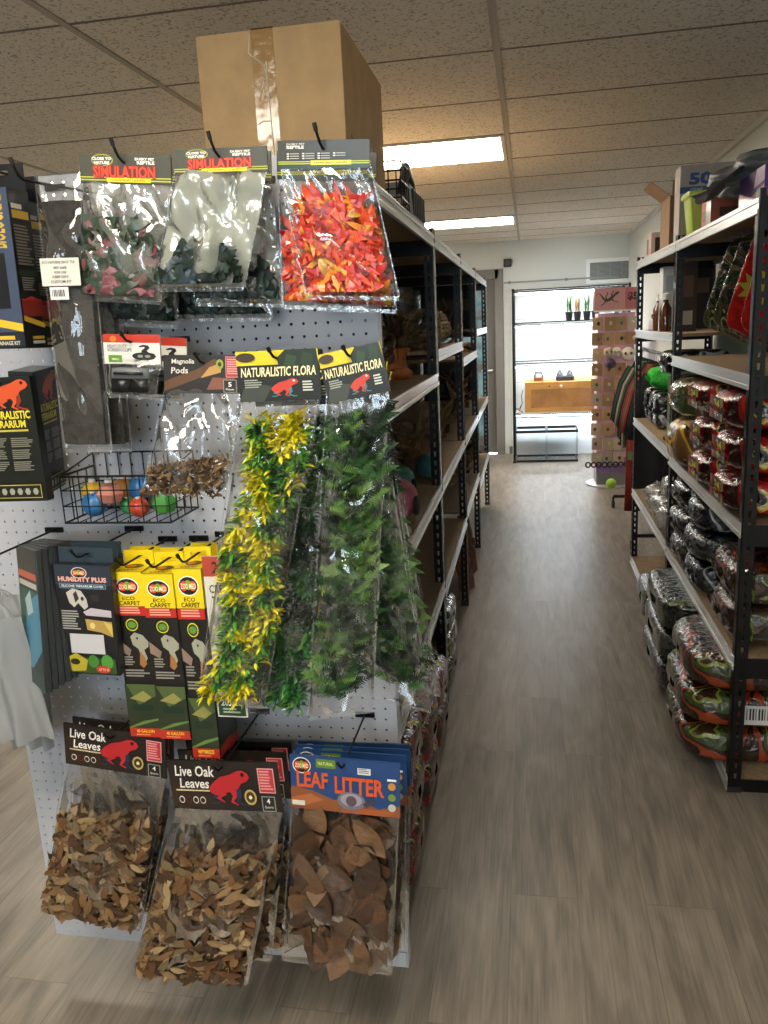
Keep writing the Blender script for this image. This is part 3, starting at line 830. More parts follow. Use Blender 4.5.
def lit_spec():
    s = [('r', 0, 0, 1, 1, '1d4074'), ('p', [(0, 0), (1, 0), (1, .22), (.8, .12), (.62, .3), (.4, .22), (.2, .36), (0, .42)], '8a4f2c'), ('p', [(0, .2), (.18, .3), (.3, .2), (.1, .05), (0, .08)], 'a9673a'), ('p', [(.45, .0), (.9, .0), (.98, .12), (.7, .1), (.5, .14)], 'a2552f'),
         ('r', .24, .8, .42, .96, '5f7f2c'), ('t', 'NATURAL', .26, .85, .4, .91, 'c9d58a'), ('r', .62, .74, .74, .86, 'd5d8d6')] + lines(.63, .76, .73, .85, 3, '777777')
    s += logo(.11, .82, .085, .15)
    s += [('t', 'LEAF', .06, .42, .35, .72, 'cc5420', 0, 0, .03), ('t', 'LITTER', .41, .36, .86, .68, 'cc5420', 0, 0, .03)]
    s += [('p', ell(.56, .24, .13, .17), '6f6f78'), ('p', ell(.56, .26, .1, .12), '9a93a0'), ('p', ell(.56, .24, .05, .1), '5d4a52'), ('p', [(.66, .2), (.74, .32), (.78, .3), (.7, .14)], '3f3a44')]
    s += [('p', ell(.93, z, .035, .07), c) for z, c in ((.58, 'c58a3a'), (.38, '6f8a3f'), (.19, 'b7b7ac'))] + [('r', .89, .68, .97, .72, 'e8e8e8'), ('r', .01, .08, .13, .17, 'd7d2c8')]
    return s


GL = 'bags of leaf litter'
LF = film(.005, .045, 'ffffff', .025, 6, .15, 'smooth_film')
pouch('leaf_litter_bag', 'clear bag of large brown leaves under a blue card, frontmost at the pegboard corner', 'bag of leaves', ((290, 753), (400, 763), (391, 980), (282, 960)), 1.39, .235, LITC, lit_spec(), litter, 11, d=.055, fm=LF, group=GL, hookl='peg hook carrying the blue card leaf litter bags', yb=1.41, belly=.6)
pouch('leaf_litter_bag', 'clear bag of large brown leaves with a blue card, second from the front', 'bag of leaves', ((295, 748), (406, 755), (404, 950), (303, 944)), 1.47, .235, LITC, lit_spec(), litter, 12, d=.05, fm=LF, group=GL, yb=1.49)
pouch('leaf_litter_bag', 'clear bag of large brown leaves with a blue card, third from the front', 'bag of leaves', ((296, 744), (409, 749), (407, 930), (304, 925)), 1.52, .235, LITC, lit_spec(), litter, 13, d=.04, fm=LF, group=GL, yb=1.535)
pouch('leaf_litter_bag', 'clear bag of large brown leaves with a blue card, hard against the pegboard', 'bag of leaves', ((298, 741), (410, 744), (408, 915), (306, 912)), 1.565, .235, LITC, lit_spec(), litter, 14, d=.03, fm=LF, group=GL, yb=1.57)

# ---- naturalistic flora
FLC = '10140c'


def flora_spec():
    s = [('r', 0, 0, 1, 1, '12160f'), ('r', 0, .72, 1, 1, 'd8c51c'), ('p', [(.52, .6), (.5, .85), (.6, 1), (.98, 1), (1, .7), (.94, .4), (.75, .5)], '15240f'), ('p', [(.58, .7), (.62, .92), (.74, .86), (.7, .66)], '24401d'), ('p', [(.78, .74), (.82, .96), (.94, .9), (.9, .6)], '1c3316'),
         ('p', [(0, 0), (.3, 0), (.42, .3), (.2, .36), (.06, .28)], '3a3f38'), ('t', 'NATURALISTIC FLORA', .04, .49, .96, .68, 'efe6b2', .18, 0, .02)]
    s += art(FROG, .4, .08, .74, .44, body='c43a2a', leg='4a7f86', eye='f2efe0') + lines(.08, .26, .3, .44, 4, '9a9f92') + lines(.79, .16, .93, .38, 4, 'c9ccc0', 3)
    s += [('p', ell(.12, .88, .12, .09), '3b2a16')]
    return s


GF = 'bagged plastic vines'
YG = ['1c3d18', '2f6a26', '4a8a2c', '7da028', 'd0c420', 'dccf30', 'c4b81c']
DG = ['10230f', '17361a', '1d4a22', '27602a', '2f7431', '54822f']
FG = ['0a1a0d', '142c16', '22441f', '365c2a', '557c38', '6d8c46']
FB = film(.012, .075, 'ffffff', .03, 14, .28, 'crinkled_film')
pouch('vine_bag', 'long clear bag of yellow and green leaved plastic vine with a yellow and black card', 'bagged vine', ((236, 352), (318, 348), (263, 714), (197, 706)), 1.365, .125, FLC, flora_spec(), strand(YG, 3000, .027, .0078, 4, .05, 22, .1), 21, d=.05, fm=FB, group=GF, hookl='peg hook carrying the yellow leaved vine bags', yb=1.39)
pouch('vine_bag', 'long clear bag of dark green vine half hidden behind the yellow leaved one', 'bagged vine', ((252, 357), (336, 353), (321, 722), (243, 712)), 1.45, .125, FLC, flora_spec(), strand(DG, 2300, .026, .0085, 4, .05, 14, .1), 22, d=.045, fm=FB, group=GF, yb=1.46)
pouch('vine_bag', 'long clear bag of feathery green fern vine under the tilted yellow and black card', 'bagged vine', ((318, 355), (380, 341), (372, 716), (308, 722)), 1.365, .125, FLC, flora_spec(), fern(FG, 430, .06), 23, d=.05, fm=FB, group=GF, hookl='peg hook carrying the feathery fern vine bags', yb=1.38)
swung = pouch('vine_bag', 'long clear bag of dense fern vine swung out beside the shelf beams', 'bagged vine', ((332, 353), (388, 362), (430, 703), (373, 714)), 1.44, .115, FLC, flora_spec(), fern(FG[:5], 380, .1), 24, d=.045, fm=FB, group=GF, yb=1.45)
pouch('vine_bag', 'long clear bag of sparse green vine rearmost of the fern bags, widest to the aisle', 'bagged vine', ((345, 357), (392, 372), (441, 686), (398, 698)), 1.51, .1, FLC, flora_spec(), fern(FG[1:], 150, .25), 25, d=.04, fm=FB, group=GF, yb=1.52)

mb = MB(); zz_ = min(v.co.z for o in swung.children for v in o.data.vertices); cx_ = sum(v.co.x for v in swung.children[-1].data.vertices if v.co.z < zz_ + .04) / max(1, len([1 for v in swung.children[-1].data.vertices if v.co.z < zz_ + .04]))
mb.tube([(cx_ - .05 + .10 * k / 40 + .016 * math.cos(k * .5), -.012, zz_ + .05 + .022 * math.sin(k * .5) + .01 * math.sin(k * .17)) for k in range(41)], .0012, mat('20301c', .5, name='coated_wire'), 6)
mb.build('wire_stem', swung, smooth=60)
# ---- hanging leaves, top row
SIMC = '56574a'


def sim_spec(back=False):
    if back:
        s = [('r', 0, 0, 1, 1, '31322b'), ('r', 0, .0, 1, .14, '1d4038'), ('r', 0, .15, 1, .19, 'b6c02c'), ('r', 0, .22, 1, .26, 'b6c02c'), ('r', .36, .12, .8, .28, 'e4e02a'), ('t', 'HANGING LEAVES', .4, .16, .76, .235, '3a3a1c'),
             ('t', 'DUSKY PET', .1, .83, .3, .9, 'e6e4dc'), ('t', 'REPTILE', .1, .7, .29, .81, 'f4f2ea', 0, 0, .04)]
        for c in range(4):
            for r_ in range(3 if c < 3 else 2):
                s += [('r', .1 + .17 * c, .5 - .085 * r_, .125 + .17 * c, .55 - .085 * r_, 'e2e2da'), ('r', .135 + .17 * c, .51 - .085 * r_, .235 + .17 * c, .54 - .085 * r_, 'b9b9b0')]
        return s
    return [('r', 0, 0, 1, 1, '4c4d43'), ('r', 0, .0, 1, .06, '3a3c34'), ('r', 0, .1, 1, .14, 'c2c840'), ('r', 0, .19, 1, .23, 'c2c840'), ('p', ell(.26, .78, .12, .2), 'b8b53a'), ('p', ell(.26, .78, .11, .17), '4c4d43'),
            ('t', 'CLOSE TO', .15, .78, .36, .88, 'f2f0e4', 0, 0, .05), ('t', 'NATURE', .17, .64, .34, .75, 'f2f0e4', 0, 0, .05), ('t', 'DUSKY PET', .62, .79, .83, .88, 'f2f0e4', 0, 0, .05), ('t', 'REPTILE', .64, .66, .83, .77, 'f2f0e4', 0, 0, .05),
            ('t', 'SIMULATION', .15, .18, .84, .62, '8f1d14', .05, 0, .12), ('t', 'SIMULATION', .155, .2, .835, .6, 'e4513a', .05, 0, .03), ('r', .3, .06, .78, .2, 'ece52c'), ('t', 'HANGING LEAVES', .36, .095, .72, .165, '6b5f1c')]


GS = 'bags of artificial hanging leaves'
S1 = curls(['1a2a1c', '24382a', '2c3828', '3c4a3a', '6e3c40', '84545a', '33463a'], 300, .045, .02, .3)
S2 = curls(['121e15', '1a2c20', '16221c', '22362a', '24343c'], 330, .045, .024, .62)
S3 = curls(['8a2430', 'c2301e', 'cf4526', 'b8241c', 'd04a26', 'd8862a', 'cf9a30', 'b8241c'], 460, .052, .012, .2, .8)
CL1 = film(.13, .13, 'e9ece4', .05, 14, .35, 'painted_haze_film'); CL2 = film(.5, .16, 'c6ccbf', .1, 15, .8, 'painted_reflection_film'); CL3 = film(.03, .08, 'f4f2ea', .04, 14, .3)  # whitish haze in the leaf bag films paints in the ceiling's reflection
pouch('hanging_leaf_bag', 'clear bag of green and pink leaves under a red lettered card, first from the left', 'bagged leaves', ((79, 153), (171, 155), (160, 303), (82, 308)), 1.375, .19, SIMC, sim_spec(), S1, 31, d=.05, fm=CL1, group=GS, hookl='peg hook carrying the green and pink leaf bags', amp=1.4, yb=1.40)
pouch('hanging_leaf_bag', 'clear bag of dark leaves peeping out under the green and pink one', 'bagged leaves', ((90, 156), (176, 157), (178, 329), (108, 331)), 1.47, .14, SIMC, sim_spec(), S2, 32, d=.045, fm=CL1, group=GS, amp=1.4, yb=1.48)
pouch('hanging_leaf_bag', 'silvery bag of dark green leaves with painted reflections hanging in front of the carton', 'bagged leaves', ((173, 150), (267, 146), (243, 296), (153, 293)), 1.365, .165, SIMC, sim_spec(), S2, 33, d=.05, fm=CL2, group=GS, hookl='peg hook carrying the silvery leaf bags', amp=2.0, yb=1.39)
pouch('hanging_leaf_bag', 'clear bag of dark green leaves swung out from behind the silvery one', 'bagged leaves', ((188, 153), (271, 151), (283, 301), (197, 318)), 1.45, .18, SIMC, sim_spec(), S2, 34, d=.045, fm=CL1, group=GS, amp=1.4, yb=1.46)
pouch('hanging_leaf_bag', 'dim grey bag of leaves lowest of the rear ones over the clip cards', 'bagged leaves', ((176, 166), (262, 162), (272, 327), (165, 322)), 1.53, .18, SIMC, sim_spec(), S2, 35, d=.04, fm=CL1, group=GS, amp=1.3, yb=1.54)
pouch('hanging_leaf_bag', 'clear bag of orange red curly leaves, frontmost, grey card printed with tick boxes', 'bagged leaves', ((278, 141), (370, 139), (399, 292), (310, 314)), 1.365, .165, SIMC, sim_spec(True), S3, 36, d=.05, fm=CL3, group=GS, hookl='peg hook carrying the orange red leaf bags', amp=1.3, yb=1.39)
pouch('hanging_leaf_bag', 'clear bag of orange red leaves second behind the tick box card, hanging straight', 'bagged leaves', ((277, 151), (368, 149), (366, 322), (284, 303)), 1.44, .17, SIMC, sim_spec(True), S3, 37, d=.045, fm=CL3, group=GS, amp=1.3, yb=1.45)
pouch('hanging_leaf_bag', 'clear bag of orange red leaves rearmost, its corner showing by the shelf', 'bagged leaves', ((291, 153), (377, 153), (397, 312), (318, 318)), 1.51, .17, SIMC, sim_spec(True), S3, 38, d=.04, fm=CL3, group=GS, amp=1.3, yb=1.52)

# ---- magnolia pods
PODM = [mat(c, .7, name='dry_pod', bump=.5, bscale=70) for c in ('57401f', '664a28', '3a2a18', '705430', '48341c')]


@filler('pods')
def pods(mb, rn, wt, wb, z0, z1, d):
    for k in range(420):
        v = rn.uniform(.58, .95); w = (wt + (wb - wt) * v) * .45
        u = rn.uniform(-1, 1); v = max(v, .6 + .14 * (1 - (u + .3)) * .5)
        leaf(mb, (u * w, -d * rn.uniform(-.3, .42), z0 + (z1 - z0) * v), rotm(rn, .8), rn.uniform(.014, .026), rn.uniform(.004, .008), rn.choice(PODM), rn.uniform(-.4, .4), rn.uniform(0, .6), 3)


mag = [('r', 0, 0, 1, 1, '191411'), ('p', [(0, .06), (.18, .2), (.45, .42), (.66, .62), (.72, .82), (.62, .9), (.4, .62), (.1, .4), (0, .3)], '5a3c20'), ('p', [(.45, .4), (.7, .55), (.71, .8), (.56, .68)], 'b58a4a'), ('p', [(.52, .1), (.9, .12), (.86, .4), (.6, .42)], '7a4a38'),
       ('t', 'Magnolia', .1, .74, .38, .9, 'd9d5cc', .1), ('t', 'Pods', .09, .52, .3, .68, 'd9d5cc', .1), ('p', ell(.69, .76, .045, .13), '8f9a2c'), ('p', ell(.69, .76, .022, .06), '2a2a16'), ('r', .76, .42, .95, .96, 'd0928f'), ('r', .767, .44, .943, .94, 'a93438')] + lines(.78, .48, .93, .9, 7, 'd79592') + \
    [('r', .73, .03, .89, .36, '8f8f88'), ('r', .738, .045, .882, .345, '14100e'), ('t', '5', .79, .18, .83, .3, 'f2efe8'), ('t', 'Pieces', .76, .09, .86, .14, 'd5d2c8')]
pouch('pod_bag', 'clear crinkled bag of shredded brown seed pods below a brown card', 'bag of pods', ((164, 355), (246, 355), (223, 507), (142, 490)), 1.385, .26, '17120f', mag, pods, 41, d=.055, fm=film(.03, .09, 'ffffff', .035, 12, .35), hookl='peg hook carrying the seed pod bag', amp=1.6, yb=1.37)

# ---- screen clips
@filler('clip_body', stuff=False)
def clips(mb, rn, wt, wb, z0, z1, d):
    m = mat('17181a', .35, name='black_plastic'); h = z0 - z1
    for k in (-1, 1):
        mb.box((wb * .02 * k - (wb * .36 if k < 0 else 0), -.012, z1 + h * .25), (wb * .02 * k + (wb * .36 if k > 0 else 0), .01, z1 + h * .62), m)
    mb.box((-wb * .36, -.016, z1 + h * .62), (wb * .36, .012, z1 + h * .9), mat('6f7476', .35))
    mb.tube([(-wb * .3, -.018, z1 + h * .76), (wb * .3, -.018, z1 + h * .76)], .003, m)


def clip_spec():
    return [('r', 0, 0, 1, 1, 'd6d5cf'), ('r', 0, .72, 1, 1, 'b3321f'), ('p', ell(.18, .84, .06, .1), 'c8721f'), ('t', 'HEAVY DUTY', .07, .54, .42, .66, '2c2c2c'), ('t', 'SCREEN CLIPS', .07, .42, .5, .53, '2c2c2c'), ('r', .08, .06, .32, .3, '5d8a2a'), ('t', 'SMALL', .14, .13, .27, .2, 'e8ecd8')] + art(SNAKE, .5, .14, .93, .66, body='1c1c1a', leg='8a8a80')


pouch('screen_clip_pack', 'red and white card with a coiled snake over two black clips', 'clip pack', ((103.5, 334), (160, 334.6), (155, 402), (108, 400)), 1.39, .44, 'd6d5cf', clip_spec(), clips, 51, d=.03, group='screen clip packs', hookl='peg hook carrying the red and white clip cards', belly=.55)
pouch('screen_clip_pack', 'red topped clip card showing behind the one with the coiled snake', 'clip pack', ((132, 336), (187, 338), (185, 404), (134, 402)), 1.48, .44, 'd6d5cf', clip_spec(), clips, 52, d=.03, group='screen clip packs', belly=.55)

# ================================================================ boxed goods on the pegboard
def carton(name, label, cat, quad, y, depth, base, front, side=None, top=None, tab=None, tabc=None, group=None, yr=None, hookl=None, yb=None, cut=None, sidec=None):
    M, wt, wb, h, _s = hang(*quad, y, yr, yb)
    w = (wt + wb) / 2
    t = thing(name, label, cat, M, group)
    cm = mat(base, .35, name='printed_carton', coat=.3)
    mb = MB(); mb.box((-w / 2, 0, -h), (w / 2, depth, 0), cm); b = mb.build('carton', t, bevel=.0012)
    if front: prints(front, (-w / 2, 0, -h), (1, 0, 0), (0, 0, 1), w, h, b)
    if side: prints(side, (w / 2, 0, -h), (0, 1, 0), (0, 0, 1), depth, h, b)
    if top: prints(top, (-w / 2, 0, 0), (1, 0, 0), (0, 1, 0), w, depth, b)
    if tab:
        c = card(t, w * .96, tab, mat(tabc or base, .35, coat=.3), z0=tab, name='hang_tab', t=.001)
        c.location = (0, depth - .001, 0)
    if hookl:
        p = M @ V((0, depth, tab - .0135 if tab else -.012)); hook(p.x, p.z, p.y - depth - .02, hookl, up=.6)
    return t


def eco_spec(kind):
    yb = .80
    s = [('r', 0, 0, 1, 1, '171512'), ('r', 0, .80, 1, 1, 'e3c91a')] + logo(.5, .915, .37, .052)
    s += [('t', 'ECO', .3, .836, .7, .857, '20200f'), ('t', 'CARPET', .18, .806, .85, .831, '20200f'), ('r', 0, .745, 1, .80, 'b3271f')] + lines(.14, .752, .86, .795, 3, 'e8a08f', 5)
    s += [('p', ell(.5, .69, .2, .037), 'c9c42a'), ('p', ell(.5, .69, .17, .031), '2c3a1c'), ('p', ell(.5, .69, .13, .02), '5c8a3a')]
    s += [('p', [(.0, .6), (.2, .57), (.38, .54), (.3, .5), (.0, .53)], '8a7468'), ('p', [(.4, .62), (.55, .645), (.8, .63), (.97, .59), (.95, .56), (.8, .54), (.88, .49), (.78, .46), (.68, .5), (.62, .545), (.45, .57)], '9a9a88'), ('p', [(.66, .53), (.78, .5), (.84, .455), (.72, .43), (.6, .45)], '9a6a3a'), ('p', ell(.62, .61, .03, .008), '17150f')]
    s += lines(.1, .44, .48, .5, 4, '8d8a80', 7) + lines(.1, .37, .9, .42, 3, '8d8a80', 8)
    s += [('r', 0, 0, 1, .33, '26301d'), ('p', [(.05, .33), (.4, .2), (1, .26), (1, .33)], '4a5a32'), ('p', [(.12, .24), (.6, .29), (.85, .25), (.6, .22)], '8a8648'), ('p', [(0, .06), (.5, .1), (1, .12), (1, .108), (.5, .08), (0, .05)], '5f7a3a')]
    s += [('p', [(.16, .185), (.22, .205), (.82, .205), (.9, .185), (.82, .165), (.22, .165)], '0d2a1c'), ('r', 0, 0, 1, .055, 'b02a1c'), ('t', kind, .22, .026, .8, .046, 'ecc63a')] + lines(.2, .005, .82, .018, 1, 'd98a5a')
    return s


ecot = [('r', 0, 0, 1, 1, 'e3c91a'), ('p', ell(.5, .6, .3, .25), '3a2a14'), ('p', ell(.42, .6, .14, .14), 'c8532a'), ('t', 'CARPET', .2, .1, .8, .3, '20200f')]
GE = 'yellow topped reptile carpet boxes'
for i, (q, y, kind, lab, hk) in enumerate((
        (((110, 572), (141, 572), (159, 736), (129, 735)), 1.40, '40 GALLON', 'yellow topped carpet box frontmost on its hook, beside the white window package', 'peg hook carrying the carpet boxes beside the white window package'),
        (((141, 574), (172, 574), (190, 739), (160, 737)), 1.385, '40 GALLON', 'yellow topped carpet box in the middle of the row of three', 'peg hook carrying the middle carpet boxes'),
        (((172, 569), (201, 569), (217, 757), (191, 757)), 1.39, 'REPTIBREEZE', 'yellow topped carpet box hanging lower than the others beside the yellow vine', 'peg hook carrying the lower hanging carpet boxes'))):
    carton('carpet_box', lab, 'carpet box', q, y, .062, '171512', eco_spec(kind), side=[('r', 0, 0, 1, .055, 'b02a1c'), ('r', 0, .8, 1, 1, 'e3c91a'), ('r', 0, .055, 1, .4, '20281a')], top=ecot, tab=.028, tabc='e3c91a', group=GE, hookl=hk)
    q2 = tuple((x + 7, yy - 5) for x, yy in q)
    carton('carpet_box', ('yellow topped carpet box behind the one beside the white window package', 'yellow topped carpet box behind the middle one', 'yellow topped carpet box behind the lower hanging one, red edge showing')[i], 'carpet box', q2, y + .066, .062, '171512', eco_spec(kind), side=[('r', 0, 0, 1, .055, 'b02a1c'), ('r', 0, .8, 1, 1, 'e3c91a'), ('r', 0, .055, 1, .4, '20281a')], top=ecot, tab=.028, tabc='e3c91a', group=GE)
# white card pack behind the yellow vine
M, wt, wb, h, _s = hang((202, 556), (233, 556), (238, 716), (207, 716), 1.392)
t = thing('blister_card', 'white card with a red top and dark green foot behind the yellow vine bag', 'carded product', M)
c = card(t, wt, h, mat('cfccc0', .4), slot=True)
prints([('r', 0, .88, 1, 1, 'a8402f'), ('t', '2', .3, .9, .5, .97, '30100c'), ('t', 'CREST', .15, .78, .85, .83, '3a3a34'), ('t', 'TANK', .2, .71, .8, .76, '3a3a34'), ('r', .05, .01, .95, .13, '1f3a24'), ('t', '20X20', .15, .075, .85, .115, 'd8dccf')] + lines(.2, .02, .8, .06, 2, '9fb09a'), (-wt / 2, -.003, -h), (1, 0, 0), (0, 0, 1), wt, h, c)
# terrarium cover pack
hum = [('r', 0, 0, 1, 1, '17181c'), ('r', 0, .82, 1, 1, '27303c')] + logo(.44, .93, .14, .05) + [('t', 'HUMIDITY PLUS', .06, .85, .92, .895, 'e0a59a', 0, 0, .05), ('r', .07, .79, .9, .835, '6c8799'), ('r', .085, .795, .885, .83, '22384a'), ('t', 'SILICONE TERRARIUM COVER', .11, .802, .86, .824, 'dfe6ea'),
       ('p', [(.18, .75), (.3, .79), (.45, .77), (.53, .7), (.55, .63), (.48, .6), (.38, .66), (.3, .62), (.22, .66)], 'b9b4ac'), ('p', [(.3, .74), (.36, .77), (.4, .7), (.33, .66)], '2e2a26'), ('p', ell(.46, .7, .03, .02, 8), '2e2a26'), ('p', [(.45, .58), (.6, .62), (.95, .6), (.95, .54), (.5, .55)], 'b4adb4'), ('r', .62, .68, .76, .74, '2e2a26')] + \
    lines(.06, .41, .4, .59, 8, '9a9a94', 12) + [('p', [(.48, .52), (.95, .5), (.95, .36), (.75, .4), (.5, .42)], 'a88c4a'), ('p', [(.8, .5), (.95, .48), (.95, .36)], 'c9b058'), ('p', ell(.6, .46, .05, .03, 8), 'd0bd7a'), ('r', .17, .2, .78, .38, 'b9b9bd'),
       ('r', .02, .02, .95, .16, '31491f'), ('p', [(.02, .02), (.02, .14), (.25, .2), (.45, .14), (.4, .04)], 'a89a2c'), ('p', ell(.55, .13, .1, .06, 9), '3f7a2f'), ('p', ell(.8, .13, .11, .07, 9), '4a8a38'), ('p', ell(.22, .12, .09, .03, 9), '20240f'), ('p', ell(.72, .06, .13, .035), 'b03a2c'), ('t', 'UP TO 20', .64, .045, .82, .07, 'f0c8a8')]
GH = 'silicone terrarium cover packs'
carton('cover_pack', 'dark slim box with a white window label, between the fanned packs and carpet boxes', 'terrarium cover', ((53, 564), (110, 566), (110, 675), (56, 672)), 1.375, .02, '17181c', hum, tab=.03, tabc='2b3a44', group=GH, hookl='peg hook carrying the slim terrarium cover boxes')
carton('cover_pack', 'dark slim box directly behind the one with the white window label', 'terrarium cover', ((57, 560), (114, 562), (117, 668), (60, 666)), 1.41, .02, '17181c', hum, tab=.03, tabc='2b3a44', group=GH)
carton('cover_pack', 'dark slim box third back, its black edge beside the carpet boxes', 'terrarium cover', ((60, 557), (118, 558), (122, 662), (64, 660)), 1.445, .02, '17181c', hum, tab=.03, tabc='2b3a44', group=GH)
FAN = ['fanned dark pack at the far left of the fan, green and blue face showing', 'fanned dark pack second of the fan behind the green and blue one', 'fanned dark pack third of the fan', 'fanned dark pack fourth of the fan', 'fanned dark pack fifth of the fan', 'fanned dark pack next to the slim box with the white window']
fan = [('r', 0, 0, 1, 1, '14201c'), ('r', 0, .86, 1, 1, '1c1614'), ('r', .05, .78, .95, .83, 'c8573a'), ('r', .05, .72, .95, .76, 'c9c4b8'), ('r', 0, .4, 1, .7, '24584a'), ('p', [(0, .2), (.4, .6), (1, .7), (1, .3), (.4, .1)], '4a8aa8'), ('p', [(.3, .62), (.6, .7), (.7, .55), (.4, .5)], 'b9cbd0'), ('r', 0, 0, 1, .12, '1c3a34')]
for i in range(6):
    xl = 16 + 4.5 * i; xr = 35 + 6 * i; yy = 1.46 - .0 * i
    carton('cover_pack', FAN[i], 'terrarium cover', ((xl, 545 - 1.2 * i), (xr, 551 - 2 * i), (xr + 3, 690 - 3 * i), (xl + 6, 668 - 3 * i)), 1.475 + .012 * i, .012, '12181a', fan, group='fanned terrarium cover packs', yr=1.36 + .012 * i)
q = P(20, 545, 1.47); hook(q.x, q.z, 1.33, 'peg hook carrying the fanned dark packs')
# white carrier bags
WHB = bpy.data.materials.new('thin_white_plastic'); WHB.use_nodes = True
nt = WHB.node_tree; b = nt.nodes['Principled BSDF']; b.inputs['Base Color'].default_value = lin('a6a9ac'); b.inputs['Roughness'].default_value = .4
ts = nt.nodes.new('ShaderNodeBsdfTranslucent'); ts.inputs['Color'].default_value = lin('d9dad8'); tp = nt.nodes.new('ShaderNodeBsdfTransparent'); m1 = nt.nodes.new('ShaderNodeMixShader'); m2 = nt.nodes.new('ShaderNodeMixShader')
m1.inputs[0].default_value = .35; m2.inputs[0].default_value = .18
nt.links.new(b.outputs[0], m1.inputs[1]); nt.links.new(ts.outputs[0], m1.inputs[2]); nt.links.new(m1.outputs[0], m2.inputs[1]); nt.links.new(tp.outputs[0], m2.inputs[2]); nt.links.new(m2.outputs[0], nt.nodes['Material Output'].inputs['Surface'])


def carrier(label, quad, y, seed, group='white carrier bags'):
    M, wt, wb, h, _s = hang(*quad, y)
    t = thing('carrier_bag', label, 'plastic bag', M, group)
    mb = MB()
    for sd in (-1, 1):
        def g(u, v):
            w = wt + (wb - wt) * v; x = (u - .5) * w
            fold = .012 * math.sin(u * 17 + 3 * nz3(u * 3, v * 1.5, seed)) * (.35 + v) + .012 * nz3(x * 14, v * 2.2, seed + sd)
            zz = -h * (.12 + .88 * v) - .016 * nz3(u * 4, 7, seed) * v
            return (x, sd * .022 * math.sin(PI * min(1, max(0, u))) * (.3 + v * .7) + fold * math.sin(PI * min(1, max(0, u))) ** .5, zz)
        mb.grid(g, 34, 26, WHB)
    mb.build('bag_body', t, smooth=180)
    mb = MB()
    for s in (-1, 1):
        mb.grid(lambda u, v: (s * wt * .27 + (u - .5) * wt * (.26 - .1 * v) - s * wt * .2 * v * v, .004 * math.sin(u * 12), -h * .13 + h * .13 * v), 6, 6, WHB)
    mb.build('bag_handle', t, smooth=180)
    return t


carrier('white carrier bag hanging at the very left edge below the fanned packs', ((-38, 600), (18, 600), (32, 752), (-48, 722)), 1.40, 3)
carrier('crumpled white carrier bag hanging behind, reaching down to the oak leaf card', ((-2, 628), (44, 632), (57, 747), (12, 742)), 1.49, 8)
carrier('cream tinted bag bunched above the white carrier bags', ((-24, 592), (17, 588), (18, 640), (-24, 645)), 1.46, 14, 'cream bag')

# ---- kits at the far left
kit = [('r', 0, 0, 1, 1, '1a2230'), ('r', .35, 0, 1, 1, '39455c'), ('r', .55, .25, .8, .6, '0a0c14'), ('t', 'BIOLOGICAL', .5, .63, .88, .96, 'c9a83a', .2, 1, .02), ('r', 0, .2, .55, .34, '6a2a22'), ('p', [(0, .17), (1, .1), (1, .15), (0, .22)], 'd9b02c'), ('r', 0, 0, 1, .1, '151a24'), ('r', .35, .05, .8, .075, 'c9a83a'), ('t', 'DRAINAGE KIT', .35, .015, .9, .04, 'cfcabc')]
kits = [('r', 0, 0, 1, 1, '14130f'), ('r', .1, .82, .9, .87, 'c9a02c'), ('r', .1, .88, .6, .91, 'd8d4c8')] + lines(.1, .52, .88, .78, 13, '7d776c', 3) + [('r', .05, .46, .95, .5, '2a3620')] + lines(.15, .36, .8, .45, 6, '8a8478', 6) + [('r', 0, .2, 1, .31, '8a2a1e'), ('p', [(0, .3), (.5, .33), (1, .3), (1, .31), (0, .31)], 'c23a28'), ('p', [(0, .17), (1, .12), (1, .155), (0, .205)], 'd9b02c'), ('r', .3, .05, .9, .07, 'c9a83a'), ('r', .3, .02, .9, .04, 'cfcabc')]
GK = 'tall kit boxes at the left edge'
carton('kit_box', 'tall slate blue kit box with gold lettering at the left edge, nearer one', 'kit box', ((-42, 190), (5, 187), (30, 345), (-18, 350)), 1.36, .062, '1a2230', kit, kits, tab=.05, tabc='14161c', group=GK, hookl='peg hook carrying the tall kit boxes')
carton('kit_box', 'tall slate blue kit box behind the nearer one, only its black side and tab showing', 'kit box', ((-26, 203), (22, 200), (43, 347), (-5, 350)), 1.43, .062, '1a2230', kit, kits, tab=.05, tabc='14161c', group=GK)
ter = [('r', 0, 0, 1, 1, '11150f'), ('r', .02, .02, .98, .16, '0c0f0b')] + art(FROG, .3, .74, .95, .98, body='c8502a', leg='8a2f1c', eye='101010') + [('t', 'NATURALISTIC', .06, .67, .92, .735, 'd8cb3a', 0, 0, .03), ('t', 'TERRARIUM', .14, .6, .82, .66, 'd8cb3a', 0, 0, .03), ('r', .2, .57, .85, .585, 'b9ac4a')]
for r_ in range(3):
    for c_ in range(2): ter += lines(.06 + .46 * c_, .44 - .095 * r_, .46 + .46 * c_, .52 - .095 * r_, 5, '77776c', r_ * 3 + c_)
ter += [('r', .04, .03, .94, .14, 'b9ac4a'), ('r', .05, .036, .93, .134, '12150e')] + [('p', ell(.14 + .14 * k, .085, .05, .03, 6), '9a9a8c') for k in range(6)]
GT = 'black terrarium boxes at the left edge'
carton('terrarium_box', 'black box with an orange frog and yellow lettering at the left edge', 'terrarium box', ((-28, 379), (29, 376), (38, 503), (-18, 500)), 1.40, .022, '11150f', ter, group=GT, hookl='peg hook carrying the black frog boxes')
carton('terrarium_box', 'black box with yellow lettering turned sideways beside the cork sheet', 'terrarium box', ((33, 372), (55, 366), (63, 487), (42, 497)), 1.43, .05, '11150f', ter, group=GT, yr=1.53)
